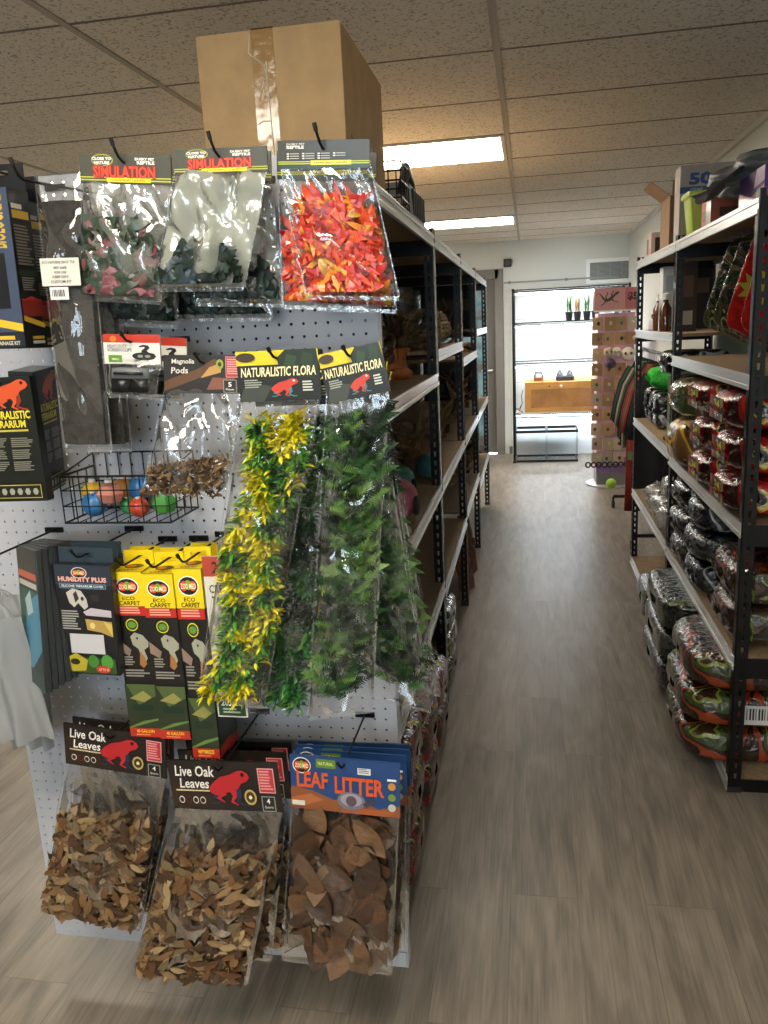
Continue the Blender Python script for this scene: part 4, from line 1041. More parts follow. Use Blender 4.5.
# ---- cork sheets in bags
CORK = mat('2f2c28', .85, name='dark_cork', bump=.35, bscale=130, var=.3, vscale=70)
for i, (q, y, lab) in enumerate(((((41, 203), (85, 201), (105, 442), (57, 444)), 1.40, 'dark cork sheet in a long clear bag with a white label and bar code'),
                                 (((66, 215), (106, 213), (124, 442), (82, 444)), 1.47, 'dark cork sheet in a clear bag right behind the labelled one'),
                                 (((84, 330), (120, 330), (150, 441), (108, 444)), 1.53, 'dark cork sheet rearmost, below the clip cards'))):
    M, wt, wb, h, _s = hang(*q, y)
    t = thing('cork_sheet', lab, 'cork sheet', M, 'bagged dark cork sheets')
    mb = MB()
    def g(u, v): return ((u - .5) * wt * .98, -.008 - .012 * math.sin(PI * u), -h * v)
    mb.grid(g, 12, 20, CORK); mb.grid(lambda u, v: ((u - .5) * wt * .98, .01, -h * v), 2, 2, CORK); mb.grid(lambda u, v: ((u - .5) * wt * .98, -.008 + .018 * v - .012 * math.sin(PI * u) * (1 - v), 0), 12, 1, CORK)
    mb.build('cork', t, smooth=40)
    bag_shell(t, wt * 1.12, wt * 1.14, .05, -h - .012, .055, 60 + i, film(.015, .06, 'ffffff', .03, 6, .15), belly=.5, amp=.8)
    if i == 0:
        mb = MB(); mb.box((-wt * .46, -.0295, -h * .335), (wt * .42, -.0285, -h * .225), mat('cfcfc6', .5)); lb = mb.build('paper_label', t)
        prints([('t', 'ECO NATURAL BACK TILE', .06, .8, .9, .9, '4a4a44'), ('t', 'PET SAFE', .35, .6, .68, .69, '4a4a44'), ('t', 'FOR USE', .36, .44, .66, .53, '4a4a44'), ('t', 'KEEP DRY', .3, .28, .72, .37, '4a4a44'), ('t', 'CUSTOM FIT', .24, .1, .78, .2, '4a4a44')], (-wt * .46, -.0295, -h * .335), (1, 0, 0), (0, 0, 1), wt * .88, h * .11, lb)
        mb = MB(); mb.box((-wt * .3, -.0295, -h * .39), (wt * .12, -.0285, -h * .34), mat('e2e2dd', .5)); lb = mb.build('price_sticker', t)
        prints([('r', .12 + .09 * k, .25, .12 + .09 * k + (.05 if k % 3 else .03), .8, '2a2a2a') for k in range(8)], (-wt * .3, -.0295, -h * .39), (1, 0, 0), (0, 0, 1), wt * .42, h * .05, lb)
        p = M @ V((0, 0, .035)); hook(p.x, p.z, 1.345, 'longest peg hook, carrying the dark cork sheets', sway=-.05)

# ---- wire basket of toys
Y0, Y1 = 1.455, 1.592
ta, tb = P(59, 477, Y0), P(158, 477, Y0); zt = ta.z; zb = P(115, 521, Y0 + .015).z
xa, xb = ta.x, P(171, 521, Y0).x; zk = P(120, 452, Y1).z
t = thing('wire_basket', 'black wire basket hung on the pegboard under the cork sheets, filled with toys', 'basket', loc=((xa + xb) / 2, Y1, zb))
w = (xb - xa) / 2; hf = zt - zb; hb = zk - zb; dp = Y0 - Y1; WM = mat('0d0d0e', .35, .4)
mb = MB()
for z, r_ in ((0, .0022), (hf * .36, .0014), (hf * .7, .0014), (hf, .0024)): mb.tube([(-w, 0, z), (-w, dp, z), (w, dp, z), (w, 0, z)], r_, WM, 6)
for z in (0, hb * .5, hb): mb.tube([(-w, 0, z), (w, 0, z)], .0018, WM, 6)
for k in range(9):
    x = -w + 2 * w * k / 8; mb.tube([(x, 0, hb), (x, 0, 0), (x, dp, 0), (x, dp, hf)], .0014, WM, 6)
for k in range(1, 4):
    y = dp * k / 4
    for s in (-1, 1): mb.tube([(s * w, y, 0), (s * w, y, hf)], .0014, WM, 6)
for s in (-1, 1): mb.tube([(s * w, 0, hb), (s * w, dp, hf)], .0018, WM, 6)
mb.build('wire_lattice', t)
bx, bz = (xa + xb) / 2, zb
TOY = [('toy_ball', 'blue ribbed ball at the left end of the wire basket', -.66, -.62, '2d6fa8', .025, 0), ('toy_ball', 'red ribbed ball low in the middle of the wire basket', .25, -.7, 'b3402c', .02, 0), ('toy_block', 'bright green faceted toy at the right end of the wire basket', .68, -.6, '3f8a3a', .026, 1),
       ('toy_ball', 'green ribbed ball in the middle of the wire basket', -.08, -.5, '2f8a4a', .017, 0), ('toy_ball', 'green ribbed ball beside another green one in the wire basket', .1, -.45, '3a9a52', .016, 0), ('toy_block', 'yellow faceted toy at the top left of the wire basket', -.74, -.5, 'c2a02c', .025, 1), ('toy_block', 'pink faceted toy in the centre of the wire basket', -.28, -.7, 'b9786a', .027, 1),
       ('toy_ball', 'sky blue ribbed ball on top near the back of the wire basket', .02, -.25, '3a78b4', .024, 0), ('toy_block', 'orange faceted toy at the back of the wire basket', -.3, -.25, 'c98a2c', .025, 1), ('toy_ball', 'dull teal ribbed ball at the back left of the wire basket', -.55, -.22, '4a7a78', .022, 0), ('toy_block', 'grey faceted toy at the back right of the wire basket', .45, -.3, '8a8c8c', .021, 1)]
for nm, lab, fx, fy, c, r_, kd in TOY:
    lift = (.024 if fx in (-.74, -.28, .02, -.3, -.55) else 0)
    o = thing(nm, lab, 'toy', loc=(bx + fx * w, Y1 + dp * -fy, bz + .003 + r_ * (.95 if kd else 1.0) + lift), group='coloured toys in the wire basket')
    mb = MB(); m = mat(c, .4, name='rubber', coat=.3)
    if kd: mb.ball((0, 0, 0), (r_ * 1.15, r_, r_ * .9), m, 6, 4)
    else: mb.ball((0, 0, 0), r_, m, 24, 12, lambda d: 1 + .07 * math.sin(math.atan2(d.y, d.x) * 8))
    mb.build('toy_body', o, smooth=None if kd else 60)
    mb = MB(); mb.tube([(0, 0, r_ * .85), (0, 0, r_ * 1.05)], r_ * .3, mat('d8d8d2', .4), 10); mb.build('button', o, smooth=50)

# ================================================================ carton on top of the bay
BY = 1.96
a, b2, c2 = P(195, 37, BY), P(340, 18, BY), P(204, 135, BY)
zt = (a.z + b2.z) / 2; x0, x1 = a.x, b2.x; y1 = BY + .52; zb = 1.9275
t = thing('cardboard_carton', 'large taped brown cardboard carton standing on top of the shelving by the pegboard', 'cardboard box', loc=((x0 + x1) / 2, BY, zb))
W, D, H = x1 - x0, y1 - BY, zt - zb
CB = mat('bd9b6d', .75, name='corrugated_board', var=.07, vscale=14, bump=.12, bscale=60); CBI = mat('8a6638', .8)
mb = MB(); mb.box((-W / 2, 0, 0), (W / 2, D, H), CB); mb.build('carton_body', t, bevel=.004)
mb = MB()
for s in (-1, 1):
    mb.add([(s * W * .495, -.0012, .002), (s * .0015, -.0012, .002), (s * .0015, -.0012, H - .003), (s * W * .495, -.0012, H - .003)][::s], [(0, 1, 2, 3)], CB)
mb.build('end_flap', t)
TP = mat('a27a44', .22, name='packing_tape', coat=.8, bump=.25, bscale=30)
mb = MB(); tw = .027
mb.grid(lambda u, v: (-.012 + (u - .5) * 2 * tw, -.0018 - .0008 * nz3(u * 8, v * 20, 3), .002 + (H - .004) * v), 6, 30, TP)
mb.grid(lambda u, v: (-.012 + (u - .5) * 2 * tw, D * .3 * v - .002, H + .0012), 4, 4, TP)
tape = mb.build('packing_tape', t, smooth=180)
mb = MB(); CR = mat('e6dcc6', .3, name='tape_crease', coat=.6)
for pts in (((-.03, .97), (-.036, .86), (.0, .77), (.006, .8), (.004, .72)), ((-.034, .66), (-.012, .62), (.0, .7)), ((-.026, .42), (-.012, .44), (.004, .435)), ((.004, .72), (.006, .5), (.008, .2), (.007, .02))):
    for (xa_, za_), (xb_, zb_) in zip(pts, pts[1:]): mb.tube([(-.01 + xa_, -.003, za_ * H), (-.01 + xb_, -.003, zb_ * H)], .0011, CR, 5)
mb.build('crease', tape)
pr = MB(); inkm = ink('4a3a26')
prints([('p', ell(.12, .3, .03, .05, 10), '5a4630'), ('p', ell(.12, .3, .022, .037, 10), '8d6a3e'), ('r', .07, .2, .17, .22, '5a4630'), ('r', .08, .16, .1, .19, '5a4630'), ('r', .13, .15, .15, .19, '5a4630')], (W / 2, 0, 0), (0, 1, 0), (0, 0, 1), D, H, t)
# wire stand and carrier behind it
def onx(px, py, x=LX - .03): return PXp(px, py, x)
p = onx(384, 186); z0 = 1.9275
yA, yB = 2.55, 2.7
t = thing('wire_stand', 'small black wire cage standing behind the carton on the top shelf', 'wire stand', loc=(-.43, yA, z0))
mb = MB(); hh = .155
for z in (.002, .05, .1, hh): mb.tube([(-.06, 0, z), (.055, 0, z), (.055, .16, z), (-.06, .16, z)], .0028, WM, 6, closed=True)
for k in range(4):
    x = -.06 + .115 * k / 3
    for y in (0, .16): mb.tube([(x, y, 0), (x, y, hh)], .0022, WM, 6)
for k in range(1, 4):
    y = .16 * k / 4
    for x in (-.06, .055): mb.tube([(x, y, 0), (x, y, hh if k % 2 else .1)], .0022, WM, 6)
mb.build('wire_lattice', t)
t = thing('pet_carrier', 'pale slatted pet carrier with a curved black handle on the top shelf', 'pet carrier', loc=(-.47, 2.76, z0))
mb = MB(); GR = mat('a9aba6', .5)
mb.prism([(-.1, 0), (.1, 0), (.09, .13), (-.09, .13)], 0, .34, GR); body = mb.build('carrier_shell', t, bevel=.012, smooth=40)
mb = MB()
for k in range(7):
    y = .03 + .045 * k; mb.box((.092, y, .03), (.101, y + .02, .11), mat('2b2c2c', .6))
mb.build('vent_slat', t)
mb = MB(); mb.tube([(.06, .0, .09), (.075, .02, .15), (.07, .08, .185), (.06, .17, .19), (.06, .25, .165), (.06, .3, .12)], .016, mat('101012', .35), 10); mb.build('carry_handle', t, smooth=60)

# ================================================================ goods on the left shelving
WOODM = [mat(c, .8, name='driftwood', bump=.6, bscale=40, var=.3, vscale=18) for c in ('6b5338', '7d6444', '8f7552', '553f2a', '8a5a34')]


def branch(mb, rn, p, d, L, r, m, depth=2):
    pts = [V(p)]; d = V(d).normalized(); n = 7
    for k in range(n):
        d = (d + V((rn.gauss(0, .25), rn.gauss(0, .25), rn.gauss(0, .18)))).normalized(); pts.append(pts[-1] + d * L / n)
    mb.tube(pts, [r * (1 - .75 * k / n) * (1 + .15 * math.sin(k * 2.1)) for k in range(n + 1)], m, 8)
    if depth:
        for k in range(2 + (depth > 1)):
            i = rn.randrange(1, n); dd = (d + V((rn.gauss(0, .8), rn.gauss(0, .8), rn.gauss(.1, .5)))).normalized(); branch(mb, rn, pts[i], dd, L * .55, r * .6, m, depth - 1)


def settle(mb, z=0., box=None):
    lo = min(v.z for v in mb.v)
    for v in mb.v: v.z += z - lo
    if box:
        for v in mb.v: v.x = max(-box[0], min(box[0], v.x)); v.y = max(-box[1], min(box[1], v.y)); v.z = min(v.z, box[2])


def driftwood(label, loc, L, seed, up=.5, m=None, box=(.14, .2, .34), group='pieces of driftwood on the left shelving'):
    rn = random.Random(seed); t = thing('driftwood', label, 'driftwood', loc=loc, group=group)
    mb = MB(); branch(mb, rn, (0, -L * .4, 0), (rn.gauss(0, .3), 1, up), L, .026, WOODM[seed % 5], 2); settle(mb, 0, box); mb.build('main_branch', t, smooth=180)
    mb = MB(); branch(mb, rn, (.03, L * .2, 0), (rn.gauss(0, .3), -1, up * 1.4), L * .8, .018, WOODM[(seed + 1) % 5], 1); settle(mb, 0, box); mb.build('side_branch', t, smooth=180)
    return t


def B(z): return z - .0035      # board top under a level


DW = [((-.55, 2.4, B(1.41)), .34, .4, 'grey brown driftwood lying at the back of the bay behind the pegboard'), ((-.52, 3.5, B(1.50)), .3, .5, 'driftwood beside the round twig tunnels'), ((-.68, 4.1, B(1.50)), .34, .7, 'driftwood behind the round twig tunnels'),
      ((-.55, 4.75, B(1.41)), .32, .9, 'reddish driftwood piece standing in the third bay'), ((-.5, 5.3, B(1.41)), .3, .5, 'small driftwood piece at the far end of the third bay'), ((-.52, 3.52, B(.965)), .36, 1.2, 'tall tangled driftwood behind the teal ball in the second bay'), ((-.6, 4.0, B(.965)), .36, 1.3, 'tall pale driftwood at the middle height of the second bay'),
      ((-.52, 4.7, B(.965)), .36, 1.3, 'tall dark driftwood in the third bay'), ((-.55, 5.25, B(.965)), .34, 1.0, 'spread driftwood at the far end of the third bay'), ((-.5, 6.1, B(.965)), .34, .6, 'driftwood lying in the last bay'), ((-.5, 6.6, B(.47)), .36, .5, 'dark driftwood low in the last bay'), ((-.52, 5.2, B(.55)), .36, .5, 'brown driftwood on the low shelf of the third bay'), ((-.5, 6.0, B(.47)), .34, .6, 'brown driftwood beside the other low piece in the last bay'), ((-.6, 2.55, B(.965)), .34, 1.0, 'tangled driftwood behind the domed hides')]
for i, (loc, L, up, lab) in enumerate(DW): driftwood(lab, loc, L, 100 + i, up)

# clay stump, twig tunnels, domes
t = thing('clay_stump', 'orange brown clay stump hide with a flared rim on the shelf behind the fern bags', 'hide', loc=(-.5, 3.0, B(1.41)))
mb = MB(); CL = mat('9a5a2c', .8, name='fired_clay', var=.2, vscale=25, bump=.4, bscale=50)
mb.lathe([(.075, 0), (.062, .02), (.05, .06), (.052, .085), (.068, .105), (.07, .112), (.055, .112), (.045, .06), (.04, .05)], CL, 22); mb.build('stump_body', t, smooth=60)
mb = MB(); mb.ball((.04, -.06, .022), (.045, .035, .022), CL, 14, 8); mb.build('root_foot', t, smooth=60)
TW = [mat(c, .75, name='twig', var=.25, vscale=30) for c in ('7a623e', '93794e', '5e4a2e')]


def tunnel(label, loc, r, L):
    t = thing('twig_tunnel', label, 'hide', loc=(loc[0], loc[1], loc[2] + .0045), group='round twig tunnels')
    rn = random.Random(int(r * 1e4)); n = 26
    for k3, m in enumerate(TW):
        mb = MB()
        for k in range(k3, n, 3):
            a = PI * 2 * k / n; q = V((r * math.cos(a), 0, r + .008 + r * math.sin(a)))
            mb.tube([q + V((rn.gauss(0, .003), -L / 2, rn.gauss(0, .003))), q + V((rn.gauss(0, .003), 0, rn.gauss(0, .003))), q + V((0, L / 2, rn.gauss(0, .003)))], .0075, m, 6)
        mb.build(('twig_lattice', 'pale_twig_lattice', 'dark_twig_lattice')[k3], t, smooth=60)
    mb = MB()
    for y in (-L * .42, 0, L * .42): mb.tube([(1.0 * r * math.cos(2 * PI * k / 24), y, r + .008 + 1.0 * r * math.sin(2 * PI * k / 24)) for k in range(24)], .010, mat('9a8256', .7), 6, closed=True)
    mb.build('binding_ring', t, smooth=60)


tunnel('large round twig tunnel nearest the post in the second bay', (-.45, 3.7, B(1.5)), .075, .4)
tunnel('smaller round twig tunnel beyond the large one in the second bay', (-.47, 4.2, B(1.5)), .06, .34)
tunnel('round twig tunnel at the back of the second bay', (-.66, 3.75, B(1.5)), .085, .36)


def dome(label, loc, r, c, c2, seed):
    t = thing('domed_hide', label, 'hide', loc=loc, group='coloured domed hides')
    mb = MB(); m = mat(c, .6, name='painted_resin', c2=c2, vscale=14, bump=.3, bscale=50)
    mb.ball((0, 0, r * .96), r, m, 22, 14, lambda d: (1 + .05 * nz3(d.x * 3 + seed, d.y * 3, d.z * 3)) * (1 if d.z > -.85 else .96)); settle(mb); mb.build('dome_shell', t, smooth=180)
    mb = MB(); mb.lathe([(r * .5, 0), (r * .46, r * .16), (r * .3, r * .2)], mat('17130f', .8), 16, Matrix.Translation((r * .86, -r * .25, r * .7)) @ Matrix.Rotation(R(90), 4, 'Y')); mb.build('entrance_rim', t, smooth=60)


dome('teal round hide on the middle shelf behind the fern bags', (-.49, 2.95, B(.965)), .065, '2f6f66', '5a9a8a', 1)
dome('pink round hide nearest the fern bags', (-.44, 2.62, B(.965)), .07, '9a4660', 'b96a7a', 2)
dome('dark green round hide between the teal and pink ones', (-.53, 2.8, B(.965)), .06, '1c2c28', '2f4a40', 3)
dome('teal blue round hide beyond the post in the second bay', (-.42, 3.34, B(.965)), .055, '3a6a72', '4f8a8c', 4)
dome('olive yellow round hide behind the teal one', (-.62, 3.0, B(.965)), .06, '7a7a2c', '5a5a24', 5)


# dark stock boxes filling the back of the left bays
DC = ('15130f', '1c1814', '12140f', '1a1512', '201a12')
STK = 0
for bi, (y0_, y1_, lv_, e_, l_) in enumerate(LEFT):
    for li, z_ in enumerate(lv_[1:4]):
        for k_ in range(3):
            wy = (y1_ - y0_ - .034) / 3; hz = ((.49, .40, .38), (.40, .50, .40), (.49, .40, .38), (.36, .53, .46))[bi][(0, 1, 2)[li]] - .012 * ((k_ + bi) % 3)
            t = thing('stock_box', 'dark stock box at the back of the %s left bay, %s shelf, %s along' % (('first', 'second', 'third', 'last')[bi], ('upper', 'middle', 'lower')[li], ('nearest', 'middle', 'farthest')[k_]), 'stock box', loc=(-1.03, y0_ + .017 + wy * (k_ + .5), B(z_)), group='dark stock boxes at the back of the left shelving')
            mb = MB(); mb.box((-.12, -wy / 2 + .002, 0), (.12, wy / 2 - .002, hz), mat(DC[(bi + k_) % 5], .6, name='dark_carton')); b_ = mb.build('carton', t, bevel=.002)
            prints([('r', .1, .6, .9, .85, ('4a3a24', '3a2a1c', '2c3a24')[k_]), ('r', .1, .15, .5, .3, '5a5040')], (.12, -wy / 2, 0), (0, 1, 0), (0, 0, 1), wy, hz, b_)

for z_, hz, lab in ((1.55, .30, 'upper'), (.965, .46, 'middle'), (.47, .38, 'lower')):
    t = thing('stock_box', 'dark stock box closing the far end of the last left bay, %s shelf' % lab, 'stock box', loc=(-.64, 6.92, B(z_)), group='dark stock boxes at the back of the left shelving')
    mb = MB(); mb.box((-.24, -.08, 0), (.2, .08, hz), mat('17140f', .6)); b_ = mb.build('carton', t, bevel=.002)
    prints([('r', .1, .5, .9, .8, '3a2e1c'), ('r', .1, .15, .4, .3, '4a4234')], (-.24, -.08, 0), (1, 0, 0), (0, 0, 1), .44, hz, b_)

# bags lying on shelves and floor
def soft_bag(name, label, cat, loc, size, m, seed, e=.34, amp=.05, rz=0, rx=0, ry=0, band=None, face=None, group=None, pinch=0., extra=None, fin=True):
    t = thing(name, label, cat, loc=loc, group=group); t.rotation_euler = (rx, ry, rz)
    hx, hy, hz = (s / 2 for s in size); so = seed * 3.17

    def pw(c): return math.copysign(abs(c) ** e, c)
    def g(u, v):
        a = 2 * PI * u; b_ = PI * (v * .996 + .002); d = V((-math.cos(b_), math.sin(b_) * math.cos(a), math.sin(b_) * math.sin(a)))
        q = V((pw(d.x), pw(d.y), pw(d.z)))
        k = 1 - pinch * abs(q.x) ** 6
        p = V((q.x * hx, q.y * hy * k, q.z * hz * k))
        nn = amp * (.6 * nz3(p.x * 9 + so, p.y * 9, p.z * 9) + .4 * nz3(p.x * 24, p.y * 24 + so, p.z * 24)); r = (1 - abs(nz3(p.x * 7 + p.z * 15, p.y * 13 + so, p.z * 9))) ** 4
        return V((p.x * (1 + nn), p.y * (1 + nn + amp * .5 * (r - .4)), hz + p.z * (1 + nn + amp * .4 * (r - .4))))
    mb = MB(); mb.grid(g, 40, 30, m, wrap=True)
    lo = min(v.z for v in mb.v)
    for v in mb.v: v.z -= lo
    mb.build('bag_body', t, smooth=180)
    if fin:
        mb = MB(); mb.grid(lambda u, v: (-hx * (1.0 + .06 * v), (u - .5) * size[1] * .86, hz + .012 * math.sin(u * 19 + seed) + .01 * (v - .5)), 20, 3, m); mb.build('crimped_seal', t, smooth=180)
    if band:
        z0, z1, bm = band; mb = MB()
        def gb(u, v):
            p = g(u, v); return V((p.x * 1.012, p.y * 1.012, hz + (p.z - hz) * 1.012))
        mb.grid(lambda u, v: gb(u, z0 + (z1 - z0) * v), 40, 6, bm, wrap=True)
        for v in mb.v: v.z = max(.0012, v.z - lo)
        mb.build('printed_band', t, smooth=180)
    if face:      # printed end panel towards the aisle
        mb = MB(); w, h = size[1] * .5, size[2] * .56; x = -hx * 1.0
        mb.box((x - .002, -w / 2, hz - h / 2), (x, w / 2, hz + h / 2), mat(face[0], .3, coat=.6)); f = mb.build('end_panel', t)
        prints(face[1], (x - .002, w / 2, hz - h / 2), (0, -1, 0), (0, 0, 1), w, h, f, nrm=(-1, 0, 0))
    return t


RED = bands([('2a120e', 0), ('7a1210', .36), ('a51c16', .43), ('c9a62a', .555), ('a0905c', .58), ('1a120e', .6), ('a51c16', .65)], 6.5, rough=.24, bump=.8, coat=.9)
REDP = bands(['8f1512', 'a81b16', '961613', 'b0281c', '5c100e'], 5, rough=.25, bump=.7)
SILVER = bands([('16171a', 0), ('2a2c30', .42), ('9da2a8', .5), ('3a3c40', .56), ('101114', .62)], 7, rough=.16, bump=.9, bscale=24, coat=.9)
CHAR = bands(['0f1011', '1e2022', '3a3d40', '141516', '5a5e62'], 8, rough=.22, bump=.8, coat=.9)
GRN = bands([('11160f', 0), ('1d2416', .42), ('0d100c', .52), ('5a6a30', .58), ('20271a', .63)], 5, rough=.22, bump=.8, coat=.8)
ORG = bands([('2a1a10', 0), ('8a3416', .41), ('2e2416', .455), ('39431f', .5), ('6f7e2a', .555), ('3a2416', .58), ('7a3016', .68)], 5.5, rough=.25, bump=.8, coat=.7)
BRN = bands(['3a2a1e', '4a3626', '2e2018', '5a4430'], 6, rough=.3, bump=.7, coat=.6)
JUN = bands([('1a2a1c', 0), ('4a3f2a', .38), ('233a26', .46), ('8a7a54', .52), ('1c3022', .56), ('5c4c32', .62)], 6, rough=.18, bump=.9, coat=1., distort=1.6)
MIXG = bands([('3a4a2a', 0), ('6b5a3c', .42), ('a9a490', .5), ('24382a', .54), ('b9922a', .6), ('6a6250', .63)], 6, rough=.2, bump=.8, coat=.8)
CRINK = film(.25, .25, 'd5d9dc', .08, 30, .9, 'crumpled_film')


def qt(n='24'): return ('4a1210', [('r', 0, 0, 1, 1, '4a1210'), ('r', .2, .04, .86, .96, '1c130e'), ('t', n, .3, .5, .75, .9, 'd8cf2a', 0, 0, .04), ('t', 'qt', .34, .1, .7, .42, 'd8cf2a', 0, 0, .04), ('p', [(.0, 0), (.16, 0), (.22, .5), (.12, 1), (0, 1)], 'b3261c'), ('p', [(.86, 0), (1, 0), (1, 1), (.8, 1), (.9, .5)], '8a8a2a')])


REDL = bands([('1a120e', 0), ('4a1512', .38), ('8a1a14', .45), ('2a2018', .5), ('b5982c', .57), ('5a5c30', .59), ('1a120e', .61), ('7a1a14', .66)], 9, rough=.2, bump=.9, coat=1.)
# left: stacks on the bottom of the first two bays
RB = 'red and yellow sacks at the foot of the left shelving'
for i, (y, z, lab) in enumerate(((2.12, 0, 'red printed sack at the bottom of the stack behind the leaf litter'), (2.14, .152, 'red printed sack on top of the stack behind the leaf litter'), (2.52, 0, 'dark red printed sack at the bottom of the second stack'), (2.54, .152, 'dark red printed sack with a yellow tag on top of the second stack'), (2.9, 0, 'red printed sack next to the shelf post'), (2.9, .152, 'red printed sack on the one next to the shelf post'), (2.13, .304, 'crumpled red and yellow sack topmost behind the leaf litter'), (2.53, .304, 'crumpled dark red sack topmost of the second stack'))):
    soft_bag('substrate_sack', lab, 'substrate sack', (-.54, y, z + .001), (.42, .35, .148), REDL, 200 + i, rz=PI, group=RB, fin=False)
GB = 'silver topped sacks at the foot of the second left bay'
for i, (z, lab, m) in enumerate(((0, 'green and tan printed sack lowest of the three in the second left bay', MIXG), (.122, 'green and tan printed sack in the middle of the three', MIXG), (.244, 'silver crumpled sack topmost of the three in the second left bay', SILVER))):
    soft_bag('substrate_sack', lab, 'substrate sack', (-.56, 3.48, z + .001), (.43, .36, .117), m, 220 + i, rz=PI, group=GB, fin=False)
BARK = mat('5e3d24', .85, name='cork_bark', bump=.9, bscale=35, c2='7d5636', vscale=22)
for i, (y, lab) in enumerate(((4.72, 'curved cork bark slab leaning out of the third bay'), (5.05, 'short cork bark slab beyond the leaning one'))):
    t = thing('cork_bark', lab, 'cork bark', loc=(-.42, y, .001), group='cork bark slabs'); t.rotation_euler = (0, R(-8), 0)
    mb = MB()
    for rr in (.085, .07): mb.grid(lambda u, v: (rr * math.cos(PI * (u - .5)) + .012 * nz3(u * 4, v * 5, i), rr * math.sin(PI * (u - .5)) * 1.1, .01 + .36 * v + .012 * nz3(u * 3, 4, i)), 12, 16, BARK)
    settle(mb); mb.build('bark_slab', t, smooth=180)
    mb = MB(); mb.ball((.085, .01, .2), (.018, .022, .028), BARK, 10, 7); mb.build('knot', t, smooth=180)

# ================================================================ goods on the right shelving
GR_ = 'red sacks lying on the right shelving'
RL = .941
for i, (y, k, lab) in enumerate(((2.84, 0, 'red sack marked with yellow figures, bottom of the near stack on the right shelving'), (2.84, 1, 'red sack marked with yellow figures, middle of the near stack on the right shelving'), (2.85, 2, 'red sack marked with yellow figures, top of the near stack on the right shelving'),
                                 (3.24, 0, 'red sack at the bottom of the second stack on the right shelving'), (3.24, 1, 'red sack in the middle of the second stack on the right shelving'), (3.25, 2, 'red sack on top of the second stack on the right shelving'))):
    soft_bag('substrate_sack', lab, 'substrate sack', (.855, y, RL + .137 * k), (.45 + .02 * (k == 2), .37, .132), RED, 300 + i, e=.42, pinch=.28, face=qt(), group=GR_, band=(.62, .985, REDP), amp=.06)
t = soft_bag('substrate_sack', 'tall brown edged sack stacked beside the middle post, overhanging the aisle', 'substrate sack', (.85, 3.66, RL), (.48, .36, .21), bands(['6b4a2a', '7a5a34', 'c9a22a', '5c3d22', '8a6a3c'], 6, rough=.3, bump=.6), 320, pinch=.2, group='brown edged sacks')
soft_bag('substrate_sack', 'silver printed sack lying on the brown edged one under the shelf', 'substrate sack', (.85, 3.66, RL + .215), (.47, .36, .17), MIXG, 321, pinch=.25, group='brown edged sacks')
# leaning tall bags, upper shelf
GJ = 'tall printed bags leaning on the upper right shelf'
for i, (y, m, lab) in enumerate(((3.0, REDP, 'red printed tall bag with a yellow green burst, nearest of the leaning row'), (3.2, REDP, 'red and silver tall bag second of the leaning row'), (3.4, JUN, 'green and tan tall bag in the middle of the leaning row'), (3.6, JUN, 'green and tan tall bag farthest of the leaning row, by the middle post'))):
    t = soft_bag('tall_bag', lab, 'printed bag', (.86, y + .09, B(1.405) + .088), (.28, .11, .385), m, 340 + i, e=.27, amp=.07, rx=R(27), ry=R(10), rz=R(-34), group=GJ, fin=False); t.rotation_mode = 'ZXY'
    mb = MB(); mb.grid(lambda u, v: ((u - .5) * (.36 - .12 * v), .02 * math.sin(u * 11 + i) * v, .362 + .05 * v + .015 * nz3(u * 5, i, 1) * v), 16, 5, CRINK); mb.build('gathered_top', t, smooth=180)
    if i < 2:
        mb = MB(); n = 18; pts = [((.07 if k % 2 else .04) * math.cos(2 * PI * k / n) - .06, (.07 if k % 2 else .04) * math.sin(2 * PI * k / n) + .19) for k in range(n)]
        mb.prism(pts, -.056, -.0545, ink('9a9a24')); mb.build('burst_emblem', t)
# third level: silver/charcoal
S4 = .491; GS4 = 'silver and charcoal sacks low on the right shelving'
for i, (y, k, m, lab) in enumerate(((3.72, 0, SILVER, 'silver sack at the bottom of the farthest low stack'), (3.72, 1, CHAR, 'charcoal sack in the middle of the farthest low stack'), (3.72, 2, SILVER, 'silver sack on top of the farthest low stack'),
                                    (3.36, 0, SILVER, 'silver sack at the bottom of the middle low stack'), (3.36, 1, CHAR, 'charcoal sack in the middle of the middle low stack'), (3.36, 2, SILVER, 'silver crumpled sack on top of the middle low stack'))):
    soft_bag('foil_sack', lab, 'substrate sack', (.86 - .01 * (k % 2), y, S4 + .126 * k), (.42, .33, .12), m, 360 + i, e=.3 + .05 * k, pinch=.15, group=GS4)
GO4 = 'orange brown sacks low on the right shelving'
for i, (y, k, lab) in enumerate(((2.87, 0, 'orange and brown sack at the bottom of the near low stack'), (2.87, 1, 'orange and brown sack on top of the near low stack, end twisted up'))):
    soft_bag('substrate_sack', lab, 'substrate sack', (.87, y, S4 + .142 * k), (.42, .4, .136), ORG, 380 + i, pinch=.25, group=GO4, band=(.4, .98, BRN))
# bottom level, stacked on the lowest board and out to the aisle
S5 = .051; GO5 = 'orange and green sacks at the foot of the right shelving'
for i, (k, dx, lab) in enumerate(((0, 0, 'orange and green sack at the bottom of the floor level stack'), (1, .0, 'orange and green sack with a white bar code label, middle of the floor level stack'), (2, .02, 'orange and green sack on top of the floor level stack'))):
    t = soft_bag('substrate_sack', lab, 'substrate sack', (.81 + dx, 2.93, S5 + .134 * k), (.58, .5, .128), ORG, 390 + i, e=.36, pinch=.14, group=GO5, fin=False, band=(.55, .985, BRN))
    if k == 1:
        mb = MB(); mb.box((-.1, -.2562, .03), (.02, -.2548, .1), mat('c9c9c6', .5)); lb = mb.build('bar_code_label', t)
        prints([('r', .1 + .08 * j, .25, .1 + .08 * j + (.05 if j % 3 else .025), .85, '222222') for j in range(10)], (-.1, -.2562, .03), (1, 0, 0), (0, 0, 1), .12, .07, lb)
